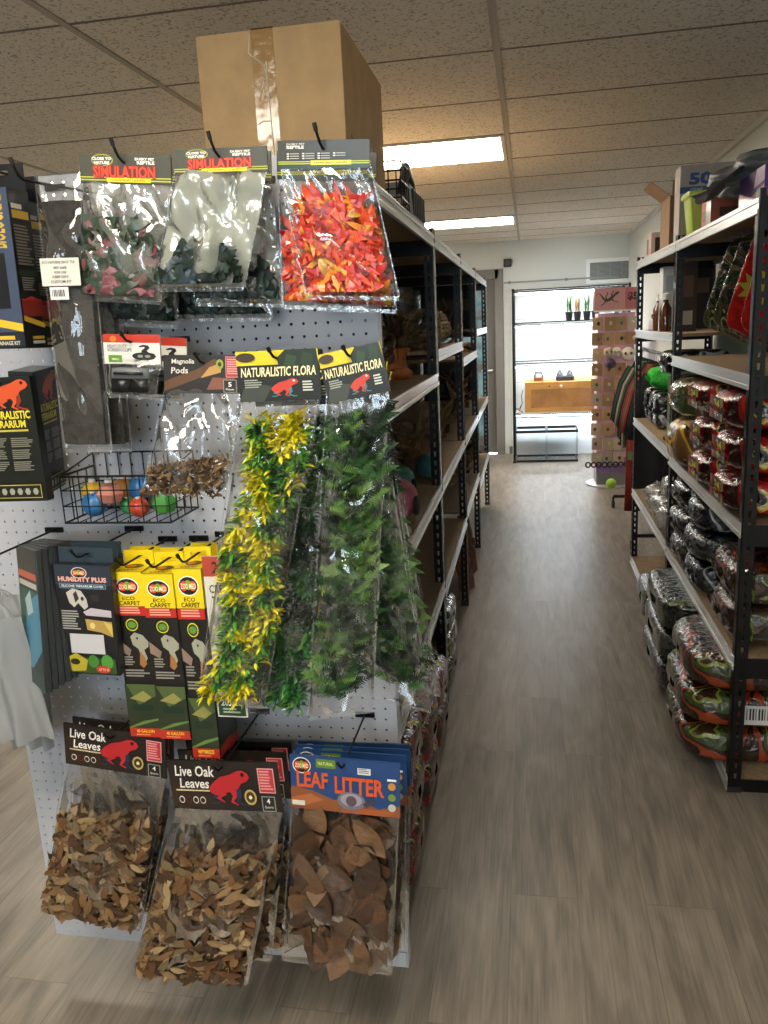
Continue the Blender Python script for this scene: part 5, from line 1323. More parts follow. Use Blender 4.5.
GG5 = 'green and black sacks at the foot of the right shelving'
for i, (k, m, lab) in enumerate(((0, CHAR, 'charcoal bale at the bottom of the far floor level stack'), (1, CHAR, 'charcoal bale in the middle of the far floor level stack'), (2, GRN, 'green and black bale on top of the far floor level stack'))):
    soft_bag('substrate_bale', lab, 'substrate sack', (.80 + .005 * k, 3.5, S5 + .134 * k), (.56, .56, .128), m, 400 + i, e=.26, pinch=.06, group=GG5, fin=False)
soft_bag('substrate_bale', 'green and black bale lying across the empty lowest board by the middle post', 'substrate sack', (.83, 4.25, B(.045)), (.5, .42, .17), GRN, 410, e=.28, pinch=.06, group=GG5, fin=False)
# far bay
GC = 'crumpled clear bags on the right shelving'
for i, (x, y, z, s, lab) in enumerate(((.84, 4.2, 0, (.4, .34, .15), 'crumpled clear bag nearest the middle post on the low shelf'), (.85, 4.55, 0, (.38, .3, .13), 'crumpled clear bag in the middle of the low shelf'), (.86, 4.86, 0, (.36, .26, .12), 'crumpled clear bag farthest along the low shelf'), (.86, 4.3, .155, (.36, .3, .12), 'crumpled clear bag lying on the others on the low shelf'))):
    t = soft_bag('clear_sack', lab, 'clear bag', (x, y, B(.5) + z), s, film(.45, .3, 'c9ccc8', .08, 30, .9, 'crumpled_film'), 420 + i, e=.5, amp=.13, pinch=.3, group=GC)
    mb = MB(); rn = random.Random(i)
    for k in range(30): mb.ball((rn.uniform(-.3, .3) * s[0], rn.uniform(-.3, .3) * s[1], s[2] * rn.uniform(.3, .65)), .03 * rn.uniform(.6, 1), mat(rn.choice(('8f8a70', '5c6a4a', 'a8a394')), .7), 8, 6)
    mb.build('moss_clump', t, smooth=180, kind='stuff')


def sbox(name, label, cat, loc, size, c, spec_x=None, spec_y=None, group=None, rz=0, lid=None, open_top=False, var=0.06):
    t = thing(name, label, cat, loc=loc, group=group); t.rotation_euler = (0, 0, rz)
    sx, sy, sz = size; m = mat(c, .6, name='carton_board', var=var, vscale=15)
    mb = MB()
    if open_top:
        for lo, hi in (((-sx / 2, -sy / 2, 0), (sx / 2, -sy / 2 + .004, sz)), ((-sx / 2, sy / 2 - .004, 0), (sx / 2, sy / 2, sz)), ((-sx / 2, -sy / 2 + .004, 0), (-sx / 2 + .004, sy / 2 - .004, sz)), ((sx / 2 - .004, -sy / 2 + .004, 0), (sx / 2, sy / 2 - .004, sz)), ((-sx / 2, -sy / 2, 0), (sx / 2, sy / 2, .004))): mb.box(lo, hi, m)
    else: mb.box((-sx / 2, -sy / 2, 0), (sx / 2, sy / 2, sz), m)
    b = mb.build('carton', t, bevel=.002)
    if spec_x: prints(spec_x, (-sx / 2, sy / 2, 0), (0, -1, 0), (0, 0, 1), sy, sz, b, nrm=(-1, 0, 0))
    if spec_y: prints(spec_y, (-sx / 2, -sy / 2, 0), (1, 0, 0), (0, 0, 1), sx, sz, b)
    return t


F3 = B(.96); F2 = B(1.505)
sbox('product_box', 'tall olive green product box on the middle shelf beside the post', 'product box', (.80, 4.28, F3), (.2, .1, .33), '3f4a26', [('r', .1, .1, .9, .3, '6b7a3a')], [('r', .08, .72, .92, .92, '8a8a5a'), ('r', .1, .1, .9, .2, '20280f')] + lines(.12, .3, .86, .62, 6, '2a3218'))
sbox('product_box', 'low olive product box behind the tall green one', 'product box', (.95, 4.3, F3), (.22, .2, .36), '565a36', None, [('r', .08, .8, .92, .92, '8a8a5a')])
for i, y in enumerate((4.78, 4.96, 5.14)):
    soft_bag('foil_pack', ('silver zigzag foil pack nearest the tall green box', 'silver zigzag foil pack in the middle of the far shelf', 'silver zigzag foil pack nearest the shirt rail')[i], 'foil pack', (.8, y, F3), (.2, .15, .2), SILVER, 440 + i, e=.35, amp=.09, group='silver foil packs on the far middle shelf')
soft_bag('turf_roll', 'bright green plastic turf roll lying on the shelf above the foil packs', 'turf roll', (.86, 4.95, F3 + .208), (.34, .22, .13), mat('1fae2c', .6, name='green_turf', bump=.9, bscale=160, var=.3, vscale=60), 450, e=.6, amp=.12)
soft_bag('foil_sack', 'crumpled silver black sack jutting over the aisle by the middle post', 'substrate sack', (.80, 4.2, .965 - .0035 + .335), (.3, .22, .12), SILVER, 455, e=.4, amp=.1, group='silver sack')
sbox('product_box', 'dark upright product box on the upper far shelf', 'product box', (.93, 5.05, F2), (.2, .16, .33), '1c1a18', [('r', .1, .2, .9, .5, '4a3a24')], [('r', .1, .6, .9, .85, '5c4a30')])
sbox('product_box', 'white glossy upright product box on the upper far shelf', 'product box', (.8, 4.78, F2), (.16, .12, .34), 'c9ced0', [('r', .15, .1, .85, .5, '8aa0a8')], [('r', .1, .62, .9, .86, '9fb0b5')])
sbox('product_box', 'slim brown striped product box near the post on the upper far shelf', 'product box', (.78, 4.4, F2), (.1, .1, .34), '3a2a1c', [('r', .2, .1, .8, .8, '6b4a2a')], [('r', .2, .1, .8, .3, 'b9b4a8'), ('r', .2, .5, .8, .8, '6b4a2a')])
for i, (x, y) in enumerate(((.76, 4.6), (.77, 4.9))):
    t = thing('spray_bottle', ('small amber bottle beside the slim brown box', 'small amber bottle beside the white glossy box')[i], 'bottle', loc=(x - .04, y, F2), group='amber bottles on the upper far shelf')
    mb = MB(); mb.lathe([(.03, 0), (.032, .01), (.032, .12), (.014, .15), (.014, .165)], mat('4a2a14', .2, coat=.8), 16); mb.build('bottle_body', t, smooth=50)
    mb = MB(); mb.lathe([(.017, .165), (.017, .195), (.006, .2)], mat('d5d5d0', .4), 14); mb.build('cap', t, smooth=50)
driftwood('grey driftwood lying at the aisle edge of the upper far shelf', (.80, 5.05, F2), .2, 131, .2, box=(.11, .14, .1), group='single driftwood on the right shelving')
# on top of the right shelving
T0 = B(1.91)
t = sbox('moving_box', 'tall open cardboard box with flaps up on top of the far right bay', 'cardboard box', (.87, 4.72, T0), (.3, .3, .28), '7d5c38', [('p', ell(.3, .2, .1, .08), '4f3a22'), ('p', ell(.3, .2, .085, .066), '7d5c38')], [('p', ell(.62, .2, .13, .1), '4f3a22'), ('p', ell(.62, .2, .115, .088), '7d5c38'), ('p', [(.55, .14), (.7, .14), (.62, .27)], '4f3a22')], open_top=True)
mb = MB(); m = mat('8a6840', .7)
mb.box((-.003, -.14, 0), (0, .14, .12), m, Matrix.Translation((-.15, 0, .28)) @ Matrix.Rotation(R(-52), 4, 'Y')); mb.box((-.14, 0, 0), (.14, .003, .07), m, Matrix.Translation((0, -.15, .28)) @ Matrix.Rotation(R(10), 4, 'X')); mb.build('box_flap', t)
sbox('product_box', 'small pink and black product box in front of the flapped cardboard box', 'product box', (.80, 5.08, T0), (.22, .18, .14), 'b9a49a', [('r', .1, .2, .5, .8, '20181a'), ('r', .5, .1, .9, .4, 'c9607a')], [('r', .1, .2, .5, .8, '20181a'), ('r', .55, .15, .9, .85, 'c9607a')], group=None)
sbox('shipping_box', 'grey white box marked with a blue 50 on top of the right shelving', 'cardboard box', (.87, 4.12, T0), (.38, .14, .335), 'a39a94', [('r', .05, .7, .5, .9, 'b0a8a2')], [('t', '50', .10, .74, .36, .9, '1f4a86', 0, 0, .05), ('r', .0, .64, .38, .72, '1f4a86'), ('t', 'COUNT', .12, .66, .26, .7, 'c9d5e4'), ('p', ell(.08, .06, .05, .035), '6a625c')], open_top=True)
# lime bin
t = thing('storage_bin', 'lime green tapered storage bin standing before the box marked 50', 'bin', loc=(.75, 3.86, T0))
mb = MB(); LM = mat('a8c21c', .4, name='lime_plastic', coat=.2)
def rr(w, d, z, r=.02): return [(sx * (w / 2 - r) + r * math.cos(a), sy * (d / 2 - r) + r * math.sin(a), z) for sx, sy, a0 in ((1, 1, 0), (-1, 1, 90), (-1, -1, 180), (1, -1, 270)) for a in (R(a0), R(a0 + 45), R(a0 + 90))]
def loft(mb, rings, m, cap0=True, cap1=False):
    n = len(rings[0]); vs = [p for r_ in rings for p in r_]; fs = [(j * n + i, j * n + (i + 1) % n, (j + 1) * n + (i + 1) % n, (j + 1) * n + i) for j in range(len(rings) - 1) for i in range(n)]
    if cap0: fs.append(tuple(range(n))[::-1])
    if cap1: fs.append(tuple((len(rings) - 1) * n + i for i in range(n)))
    mb.add(vs, fs, m)
loft(mb, [rr(.115, .13, 0), rr(.15, .17, .17), rr(.142, .162, .17), rr(.108, .124, .006)], LM, True, True); mb.build('bin_body', t, smooth=40)
mb = MB(); loft(mb, [rr(.166, .186, .165), rr(.17, .19, .176), rr(.166, .186, .187), rr(.145, .165, .187), rr(.145, .165, .165)], LM, False); mb.build('rim', t, smooth=40)
sbox('product_box', 'salmon coloured product box between the lime bin and the grey sheet', 'product box', (.86, 3.56, T0), (.32, .18, .135), 'c9705c', [('r', .2, .3, .6, .6, '5c3a34'), ('r', .55, .05, 1, .95, 'a8a49c')], [('r', .55, .0, 1, 1, 'a39c92'), ('r', .1, .35, .4, .6, '5c3a34')])
sbox('product_box', 'purple and magenta product box on the shelving top beside the grey sheeting', 'product box', (.88, 2.84, T0), (.38, .3, .105), '4a2a6a', [('p', [(0, 0), (1, 0), (1, .5), (.5, .3), (0, .6)], 'b56a8a'), ('p', [(.6, .5), (1, .6), (1, 1), (.7, 1)], 'c9a8d0')], [('p', [(0, 0), (1, 0), (1, .6), (0, .4)], '8a4a8a')])
# grey sheet draped over
t = thing('plastic_sheet', 'crumpled dark grey plastic sheeting heaped on the shelving top', 'plastic sheet', loc=(.9, 3.12, T0 + .02))
mb = MB(); GS_ = mat('606266', .45, name='grey_plastic', coat=.15, bump=.6, bscale=22)
def gs(u, v):
    x = -.3 + .46 * u; y = .36 - .72 * v
    zb = .115 + .03 * math.sin(PI * min(1, v * 1.1)) + .04 * math.sin(u * PI)
    edge = max(0, .28 - u) / .28
    z = zb * (1 - .3 * edge ** 2) + .02 * nz3(u * 4, v * 5, 2.2) + .025 * (1 - abs(nz3(u * 8 + v * 3, v * 9, 4)))
    return (x + .03 * nz3(v * 6, u * 2, 9) * (1 - u), y + .02 * nz3(u * 6, v * 3, 5), z)
mb.ball((.0, .02, .115), (.25, .33, .075), GS_, 44, 30, lambda d: 1 + .22 * nz3(d.x * 2.2, d.y * 3, d.z * 2 + 4) + .16 * (1 - abs(nz3(d.x * 4 + d.y * 2, d.y * 5, d.z * 4))) ** 2 - .08)
for v in mb.v: v.x = min(.2, v.x)
mb.build('heaped_sheet', t, smooth=180)
mb = MB(); mb.grid(lambda u, v: (-.31 + .2 * u + .02 * nz3(v * 5, u * 2, 3), .16 - .36 * v, .085 + .075 * u - .05 * (1 - u) * math.sin(v * 3) + .015 * nz3(u * 3, v * 6, 8)), 14, 24, GS_); mb.build('hanging_flap', t, smooth=180)
mb = MB(); pts = [(-.22 + .06 * nz3(k * .3, 1, 2), .3 - .55 * k / 16, .3 + .08 * nz3(k * .4, 3, 3)) for k in range(17)]
mb.ball((.02, -.2, .15), (.16, .13, .05), GS_, 24, 16, lambda d: 1 + .25 * nz3(d.x * 3, d.y * 3, d.z * 2 + 1)); mb.build("rolled_fold", t, smooth=180)
sbox('product_box', 'pale stacked carton supporting the grey plastic sheeting', 'product box', (.93, 3.22, T0), (.24, .34, .09), '8f8a84', [('r', .1, .2, .5, .7, '6a6a70')])

# ================================================================ far end: lit rack, vivarium, tanks
FX0, FX1, FY0, FY1 = -.178, 1.08, 9.2, 9.78
RK = mat('111214', .35, .4, name='rack_black'); LED = mat('eaf6ff', .5, emit=36., name='led_glow')
t = thing('lit_rack', 'black wire rack with white strip lights against the back wall', 'rack', loc=(FX0, FY0, 0))
w, dd = FX1 - FX0, FY1 - FY0
for x in (.012, w - .012):
    for y in (.012, dd - .012):
        mb = MB(); mb.tube([(x, y, 0), (x, y, 1.93)], .0135, RK, 12); mb.lathe([(.02, 0), (.02, .012), (.0135, .02)], RK, 12, Matrix.Translation((x, y, 0))); mb.build('post', t, smooth=40)
LV = (.55, 1.12, 1.56, 1.915)
for z in LV:
    s = MB()
    for y in (.012, dd - .012):
        s.tube([(.012, y, z), (w - .012, y, z)], .006, RK, 6); s.tube([(.012, y, z - .03), (w - .012, y, z - .03)], .004, RK, 6)
    for x in (.012, w - .012): s.tube([(x, .012, z), (x, dd - .012, z)], .006, RK, 6)
    for k in range(1, 24): s.tube([(w * k / 24, .012, z), (w * k / 24, dd - .012, z)], .002, RK, 4)
    sh = s.build('wire_shelf_grate', t, smooth=40)
    if True:
        yl = .05 if z > .6 else .3; mb = MB(); mb.box((.04, yl, z - .05), (w - .04, yl + .04, z - .034), LED); mb.box((.03, yl - .005, z - .034), (w - .03, yl + .045, z - .026), mat('d8dadc', .4)); mb.build('strip_light', sh)
mb = MB(); mb.box((.03, .04, .556), (w - .03, dd - .03, .568), mat('e2e6e8', .5)); mb.build('white_board', t)
WB = mat('dfe5e8', .55, name='white_backing_panel')
t = thing('backing_panel', 'white backing panel hanging behind the lit rack', 'panel', loc=(FX0 - .02, 9.80, 0)); mb = MB(); mb.box((0, 0, .0), (1.26, .02, 1.94), WB); mb.build('panel_sheet', t)
mb = MB()
for z in (.55, .87, 1.15, 1.3, 1.6): mb.box((0, -.004, z), (1.26, 0, z + .008), mat('b9c0c4', .5))
mb.build('panel_groove', t)
t = thing('curtain_rail', 'thin grey rail running along the back wall above the lit rack', 'rail', loc=(-.28, YB - .03, 2.02)); mb = MB(); mb.box((0, 0, 0), (1.38, .03, .018), mat('8d918f', .5)); mb.build('rail_bar', t)
mb = MB()
for x in (.05, .7, 1.3): mb.box((x, -.004, -.006), (x + .03, .03, .024), mat('7a7e7c', .5))
mb.build('rail_seam', t)
# vivarium
VZ = .57; OAKW = mat('b98545', .5, name='honey_oak', var=.12, vscale=9, bump=.1, bscale=50)
t = thing('wooden_vivarium', 'honey coloured wooden vivarium on the lit rack above the glass tanks', 'vivarium', loc=(-.045, 9.25, VZ))
W_, D_, H_ = .95, .42, .335
mb = MB(); mb.box((0, .015, 0), (W_, D_, .018), OAKW); mb.box((0, .015, H_ - .018), (W_, D_, H_), OAKW); mb.box((0, .015, .018), (.018, D_, H_ - .018), OAKW); mb.box((W_ - .018, .015, .018), (W_, D_, H_ - .018), OAKW); mb.box((.018, D_ - .01, .018), (W_ - .018, D_, H_ - .018), OAKW); mb.build('cabinet_box', t, bevel=.002)
mb = MB(); FR = mat('c2914e', .45, var=.1, vscale=9)
for q in ((0, 0, W_, .05), (0, H_ - .08, W_, H_), (0, .05, .07, H_ - .08), (W_ - .07, .05, W_, H_ - .08)): mb.box((q[0], 0, q[1]), (q[2], .015, q[3]), FR)
mb.build('front_frame', t, bevel=.002)
mb = MB(); mb.box((.07, .006, .05), (W_ - .07, .012, H_ - .08), mat('a37640', .25, var=.15, vscale=7, coat=.4)); mb.build('front_panel', t)
mb = MB(); mb.lathe([(.016, 0), (.018, .008), (.008, .014)], mat('e2ddd2', .4), 14, Matrix.Translation((.4, 0, H_ - .05)) @ Matrix.Rotation(R(90), 4, 'X')); mb.build('knob', t, smooth=40)
mb = MB(); mb.lathe([(.008, 0), (.008, .012)], mat('3a3a3a', .4, .8), 10, Matrix.Translation((.27, 0, H_ - .045)) @ Matrix.Rotation(R(90), 4, 'X')); mb.build('lock', t, smooth=40)
mb = MB()
for sd in (0, 1): mb.tube([(-.02, .1, .25), (-.04, .05, .18), (-.03, .06, .1), (-.06, .02, .03 + .02 * sd), (-.1, -.02, .05), (-.02, .0, .005)], .004, mat('1a1a1a', .5), 6)
mb.build('power_cable', t, smooth=60)
VT = VZ + H_
t = thing('lamp_dome_pair', 'black twin dome lamp fixture on top of the wooden vivarium', 'lamp', loc=(.4, 9.4, VT)); DK = mat('191a1c', .35)
mb = MB(); mb.box((-.1, -.06, 0), (.1, .06, .055), DK); mb.build('fixture_body', t, bevel=.012)
for x in (-.055, .055): mb = MB(); mb.lathe([(.035, .055), (.03, .085), (.018, .1), (.012, .12)], DK, 16, Matrix.Translation((x, 0, 0))); mb.build('socket_cap', t, smooth=40)
t = thing('glass_jar', 'small clear jar with an amber content on the wooden vivarium', 'jar', loc=(.11, 9.4, VT))
mb = MB(); mb.lathe([(.05, 0), (.055, .01), (.055, .06), (.04, .085), (.04, .09)], glass((.93, .9, .86)), 18); mb.build('jar_body', t, smooth=50)
mb = MB(); mb.lathe([(.04, .09), (.044, .092), (.044, .108), (.0, .11)], mat('6a6a6a', .4, .5), 18); mb.build('lid', t, smooth=50)
mb = MB(); mb.lathe([(.045, .006), (.048, .012), (.048, .045)], mat('c98a6a', .6), 16); mb.build('jar_filling', t, smooth=50)
t = thing('wood_plank', 'pale wooden plank lying on top of the wooden vivarium', 'plank', loc=(.68, 9.42, VT)); mb = MB(); mb.box((-.17, -.04, 0), (.17, .04, .04), mat('d8ba74', .6)); mb.build('plank_board', t, bevel=.003)
mb = MB(); mb.box((-.172, -.038, .002), (-.17, .038, .038), mat('b08a4a', .7)); mb.build('end_grain', t)
# glass tanks
TG = glass((.975, .995, 1.), 'tank_glass')
for i, (x0_, lab) in enumerate(((-.148, 'glass tank with black trim on the floor below the vivarium, by the rack post'), (.2, 'glass tank with black trim on the floor beside the shoe shaped clips, second one'))):
    lab = lab if i == 0 else 'second glass tank with black trim, on the side nearer the pink spinner'
    t = thing('glass_tank', lab, 'glass tank', loc=(x0_, 9.24, 0), group='glass tanks below the rack')
    a_, b_, h_ = .345, .4, .365; TR = mat('0d0f12', .35)
    mb = MB()
    for z0_, z1_ in ((0, .025), (h_ - .03, h_)):
        for q in ((0, 0, a_, .012), (0, b_ - .012, a_, b_), (0, .012, .012, b_ - .012), (a_ - .012, .012, a_, b_ - .012)): mb.box((q[0], q[1], z0_), (q[2], q[3], z1_), TR)
    mb.build('trim_frame', t, bevel=.001)
    for nm, q in (('glass_pane', ((.003, .003, .02), (a_ - .003, .006, h_ - .025))), ('glass_pane', ((.003, b_ - .006, .02), (a_ - .003, b_ - .003, h_ - .025))), ('glass_pane', ((.003, .006, .02), (.006, b_ - .006, h_ - .025))), ('glass_pane', ((a_ - .006, .006, .02), (a_ - .003, b_ - .006, h_ - .025))), ('glass_base', ((.006, .006, .012), (a_ - .006, b_ - .006, .016)))):
        lo_, hi_ = q; mb = MB(); d_ = [hi_[k] - lo_[k] for k in range(3)]; k = d_.index(min(d_)); a__, b__ = [i for i in range(3) if i != k]
        mb.add([tuple({k: (lo_[k] + hi_[k]) / 2, a__: pa, b__: pb}[i] for i in range(3)) for pa, pb in ((lo_[a__], lo_[b__]), (hi_[a__], lo_[b__]), (hi_[a__], hi_[b__]), (lo_[a__], hi_[b__]))], [(0, 1, 2, 3)], TG); mb.build(nm, t)
# potted plants on the rack
for i, (x, lab) in enumerate(((.44, 'small potted upright plant on the rack, outermost of the pots'), (.53, 'small potted orange tinted plant on the rack'), (.63, 'small potted spiky plant on the rack, next to the pink spinner'), (.72, 'small potted plant on the rack half behind the pink spinner sign'))):
    t = thing('potted_plant', lab, 'potted plant', loc=(x, 9.3, 1.567), group='small potted plants on the lit rack')
    mb = MB(); mb.lathe([(.03, 0), (.04, .08), (.043, .08), (.043, .09), (.037, .09), (.034, .075)], mat('2a2c30', .5), 16); mb.build('pot', t, smooth=40)
    mb = MB(); rn = random.Random(i); cs = (('3f7a34', '5f9a48'), ('c9824a', '7a9a48'), ('2f6a3a', '4a8a4a'), ('4f8a44', '3f7a34'))[i]
    for k in range(14):
        a = rn.uniform(0, 6.28); l = rn.uniform(.1, .2); leaf(mb, (.012 * math.cos(a) * 1.5, .012 * math.sin(a), .085 + l * .45), Euler((R(90) + rn.gauss(0, .16), 0, a)).to_matrix(), l, .018, mat(cs[k % 2], .5), .1, .3)
    mb.build('foliage', t, smooth=180)
    mb = MB(); mb.lathe([(.034, .074), (.0, .078)], mat('3a2a1c', .9), 14); mb.build('potting_soil', t)

# ================================================================ spinner, shirts
SX, SY = .79, 7.95
t = thing('spinner_stand', 'pink rotating display stand with a lizard sign, at the far end of the aisle', 'display stand', loc=(SX, SY, 0))
PK = mat('e8b4d2', .5, name='pink_panel', var=.15, vscale=5)
mb = MB(); mb.lathe([(.25, 0), (.25, .012), (.24, .02), (.0, .022)], mat('a9a9ac', .35, .3), 36); mb.build('round_base', t, smooth=40)
mb = MB(); mb.box((-.16, -.16, .022), (.16, .16, .14), mat('8a8a8c', .4)); mb.build('plinth', t, bevel=.006)
mb = MB(); mb.box((-.165, -.165, .14), (.165, .165, 1.62), PK); core = mb.build('column', t, bevel=.004)
prints([('r', 0, 0, 1, .1, '9a78b8'), ('p', ell(.2, .05, .08, .012), 'd8c0e0'), ('p', ell(.7, .04, .1, .01), 'c8a8d8')], (-.165, -.165, .14), (1, 0, 0), (0, 0, 1), .33, 1.48, core)
mb = MB(); mb.box((-.2, -.19, 1.64), (.2, -.16, 1.84), mat('c9908f', .5)); sg = mb.build('sign_board', t)
prints([('r', 0, 0, 1, 1, 'c9918f'), ('r', .68, .02, .98, .98, 'b5656a'), ('r', .0, .0, 1, .04, 'e8c8c0')] + art(GECKO, .03, .12, .56, .9, body='3c3a38') + [('t', '$5', .73, .4, .95, .78, '4a1420', 0, 0, .05)], (-.2, -.19, 1.64), (1, 0, 0), (0, 0, 1), .4, .2, sg)
mb = MB(); mb.box((-.02, -.17, 1.6), (.02, -.15, 1.66), mat('a9a9ac', .4)); mb.box((-.2, -.192, 1.632), (.2, -.155, 1.642), mat('e6e0de', .4)); mb.build('sign_bracket', t)
rn = random.Random(5); KR = ('b8966a', 'a07c54', 'c4a67c', 'a88a62', 'c9b294')
POS = ('leftmost', 'second from the left', 'third from the left', 'rightmost'); ROW = ('top row', 'second row', 'third row', 'fourth row', 'fifth row', 'sixth row', 'seventh row', 'eighth row', 'ninth row')
EXT = ('kraft', 'tan', 'brown', 'pale brown')
for r_ in range(10):
    z = 1.585 - .138 * r_
    for c_ in range(4):
        if r_ in (2,) and c_ > 0: continue
        if r_ > 5 and c_ == 3: continue
        x = SX - .17 + .105 * c_ + rn.uniform(-.008, .008); y = SY - .165 - .045 - .014 * (c_ % 2)
        kc = rn.choice(KR) if r_ < 8 else rn.choice(('c9b9a0', 'b8a488'))
        o = thing('jewellery_card', 'kraft earring card on the pink stand, %s from the tank side, %s row down' % (('first', 'second', 'third', 'fourth')[c_], ('top', 'second', 'third', 'fourth', 'fifth', 'sixth', 'seventh', 'eighth', 'ninth', 'tenth')[r_]), 'carded jewellery', loc=(x, y, z), group='carded jewellery on the pink stand')
        mb = MB(); mb.box((-.048, -.0015, -.112), (.048, .0015, 0), mat(kc, .7)); mb.build('backing_card', o)
        mb = MB(); mb.ball((rn.uniform(-.012, .012), -.006, -.055), (.015, .005, .018), mat(rn.choice(('3a2a20', 'c9bca8', '7a3a4a', '4a5a6a')), .4), 8, 6); mb.build('charm', o, smooth=60)
        mb = MB(); mb.tube([(0, SY - .165 - y, -.008), (0, -.012, -.008), (0, -.016, .004)], .0018, mat('d8d8d8', .3, .8), 5); mb.build('hang_wire', o)
for i, (x, z, c, e) in enumerate(((-.07, 1.27, 'b9a894', '2a2422'), (.0, 1.27, 'd8cfc0', '9a8a7a'), (.1, 1.25, 'd5cabb', '1c1a18'), (-.05, 1.17, '4a3f5c', '2a2438'))):
    o = thing('plush_charm', ('tan plush charm hanging on the pink stand', 'cream plush charm hanging on the pink stand', 'large white skull faced plush charm on the pink stand', 'small purple plush charm below the tan one')[i], 'plush charm', loc=(SX + x, SY - .23, z), group='plush charms')
    mb = MB(); r0 = (.045, .045, .062, .045)[i]; mb.ball((0, 0, 0), r0, mat(c, .9), 16, 10, lambda d: 1 + .08 * nz3(d.x * 4, d.y * 4, d.z * 4)); mb.build('plush_head', o, smooth=180)
    for s in (-1, 1): mb = MB(); mb.ball((s * r0 * .4, -r0 * .85, r0 * .1), (r0 * .2, r0 * .15, r0 * .24), mat(e, .5), 8, 6); mb.build('eye_patch', o, smooth=180)
for i, x in enumerate((-.22, -.12, -.02, .08, .17)):
    o = thing('sunglasses', 'dark toy sunglasses at the foot of the pink stand, pair %s from the tank side' % ('first', 'second', 'third', 'fourth', 'last')[i], 'sunglasses', loc=(SX + x, SY - .26, .235), group='toy sunglasses at the foot of the pink stand')
    mb = MB()
    for s in (-1, 1): mb.tube([(s * .026 + .021 * math.cos(2 * PI * k / 12), 0, .024 * math.sin(2 * PI * k / 12)) for k in range(12)], .008, mat('1c1418', .3), 6, closed=True)
    mb.build('rim', o, smooth=60)
    mb = MB()
    for s in (-1, 1): mb.tube([(s * .046, 0, .005), (s * .046, .09, .0), (s * .044, .1, -.012)], .003, mat('1c1418', .3), 6)
    mb.build('temple_rim', o, smooth=60)
# shirt rail
RXA, RYA, RYB, RZ_ = .9, 5.55, 6.95, 1.32
t = thing('clothes_rail', 'black garment rail on castors between the shelving and the pink stand', 'clothes rail', loc=(RXA, RYA, 0))
L_ = RYB - RYA
mb = MB(); mb.tube([(0, .05, .1), (0, .05, RZ_), (0, L_ - .05, RZ_), (0, L_ - .05, .1)], .013, RK, 10); mb.build('rail_tube', t, smooth=60)
for y in (.05, L_ - .05):
    mb = MB(); mb.tube([(-.2, y, .1), (.2, y, .1)], .013, RK, 10); mb.build('foot_bar', t, smooth=60)
    for x in (-.2, .2):
        mb = MB(); mb.lathe([(.03, -.012), (.034, -.008), (.034, .008), (.03, .012)], mat('0c0c0c', .5), 16, Matrix.Translation((x, y, .0345)) @ Matrix.Rotation(R(90), 4, 'Y')); mb.tube([(x, y, .04), (x, y, .1)], .008, RK, 8); mb.build('caster_wheel', t, smooth=40)
SH = [('16161a', 'black'), ('2f4a38', 'dark green'), ('15151a', 'black'), ('a9a08c', 'cream edged'), ('355c40', 'green'), ('1a1a1c', 'black'), ('8f2420', 'red'), ('5a6a4a', 'olive'), ('a82a22', 'bright red'), ('121214', 'black'), ('0f0f11', 'black'), ('141416', 'black')]
ORD = ('first', 'second', 'third', 'fourth', 'fifth', 'sixth', 'seventh', 'eighth', 'ninth', 'tenth', 'eleventh', 'last')
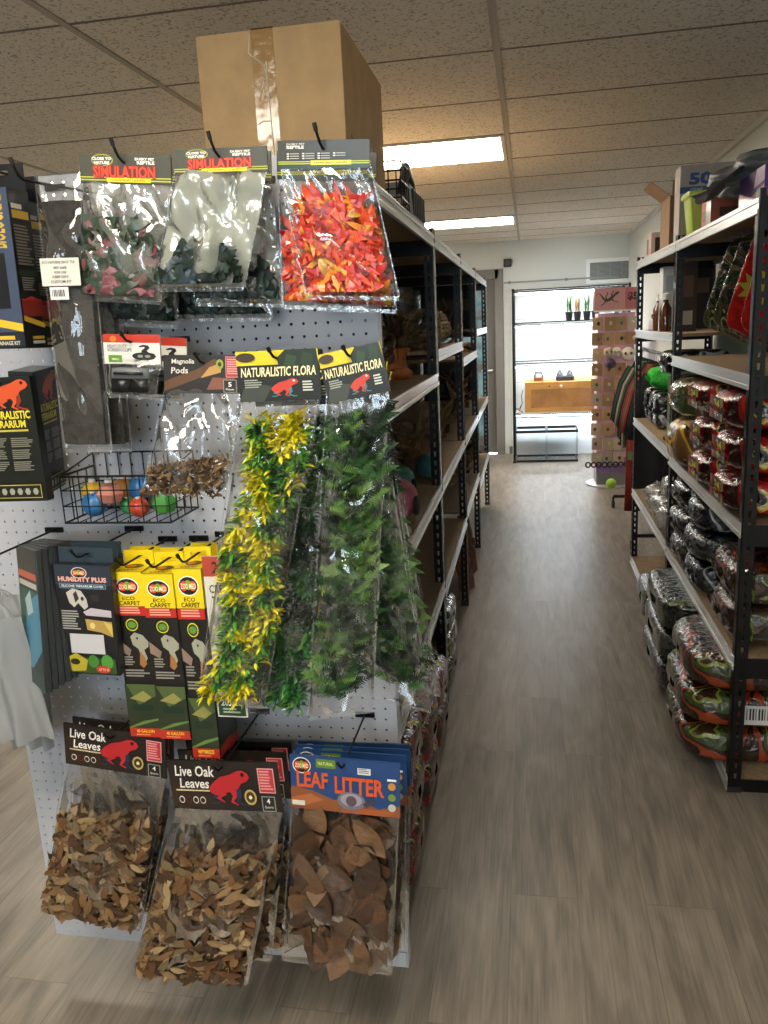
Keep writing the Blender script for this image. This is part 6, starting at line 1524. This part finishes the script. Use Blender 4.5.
for i in range(12):
    c, cn = SH[11 - i]; y = RYA + .12 + (L_ - .24) * i / 11
    o = thing('hanging_shirt', '%s shirt on the garment rail, %s counted from the shelving' % (cn, ORD[i]), 'shirt', loc=(RXA, y, RZ_), group='shirts on the garment rail')
    mb = MB(); mb.tube([(-.0165, 0, -.004), (-.0117, 0, .0117), (0, 0, .0166), (.0117, 0, .0117), (.0166, 0, 0), (.011, 0, -.015), (0, 0, -.024), (0, 0, -.06)], .0022, mat('8a8a8c', .3, .9), 6); mb.tube([(-.13, 0, -.2), (-.05, 0, -.095), (0, 0, -.06), (.05, 0, -.095), (.13, 0, -.2)], .005, mat('1a1a1a', .4), 6); mb.build('hanger', o, smooth=60)
    long = .98 if i in (0, 1, 2) else rn.uniform(.6, .7); m = mat(c, .85, name='jersey', bump=.15, bscale=50)
    mb = MB()
    for sd in (-1, 1):
        def g(u, v):
            s = (u - .5) * 2; hw = .055 + (.13 if i > 2 else .1) * min(1, v * long / .28)
            z = -.075 - v * long; x = s * hw
            return (x, sd * (.018 + .012 * v) * max(0, 1 - abs(s) ** 4) + .014 * math.sin(s * 7 + i) * v, z)
        mb.grid(g, 18, 14, m)
    mb.build('shirt_body', o, smooth=180)
    for s in (-1, 1):
        mb = MB(); mb.tube([(s * .09, 0, -.13), (s * .145, 0, -.26), (s * .18, .003, -.42), (s * .2, .004, -.56)], [.025, .04, .045, .046], m, 10); mb2 = mb
        for v in mb2.v: v.y *= .38
        mb2.build('sleeve', o, smooth=180)
o = thing('hanging_trousers', 'bright red and orange trousers hanging low on the garment rail', 'trousers', loc=(RXA - .11, RYA + .62 + .025, .84), group=None)
mb = MB(); RT = mat('8f2416', .8, c2='6a1810', vscale=6)
for s in (-1, 1): mb.tube([(s * .032, 0, 0), (s * .038, 0, -.25), (s * .042, .0, -.5), (s * .045, 0, -.7)], [.04, .036, .034, .036], RT, 12)
for v in mb.v: v.y *= .4
mb.build('trouser_leg_fold', o, smooth=180)
mb = MB(); mb.box((-.072, -.02, -.02), (.072, .02, .03), mat('8a1f14', .8)); mb.build('waistband', o, bevel=.01)
t = thing('green_toy', 'lime green ball toy hanging low by the trousers', 'toy', loc=(.70, 7.1, .17)); mb = MB(); mb.ball((0, 0, 0), .045, mat('9ac23a', .6), 14, 9); mb.build('ball_body', t, smooth=180)
mb = MB(); mb.tube([(0, 0, .04), (0, .02, .15), (.02, .05, .3)], .003, mat('3a7a2c', .6), 5); mb.build('cord_loop', t)

# ================================================================ light
w = bpy.data.worlds.new('world'); scene.world = w; w.use_nodes = True
nt = w.node_tree; bg = nt.nodes['Background']; bg.inputs['Color'].default_value = (.72, .86, 1.0, 1); bg.inputs['Strength'].default_value = 10.0
vs = scene.view_settings; vs.view_transform = 'Standard'; vs.look = 'None'; vs.gamma = 1; vs.use_curve_mapping = False; vs.exposure = 0.33
cy = scene.cycles; cy.max_bounces = 10; cy.transparent_max_bounces = 40; cy.diffuse_bounces = 4; cy.glossy_bounces = 3; cy.caustics_reflective = False; cy.caustics_refractive = False
cy.use_denoising = True; cy.sample_clamp_indirect = 6.0
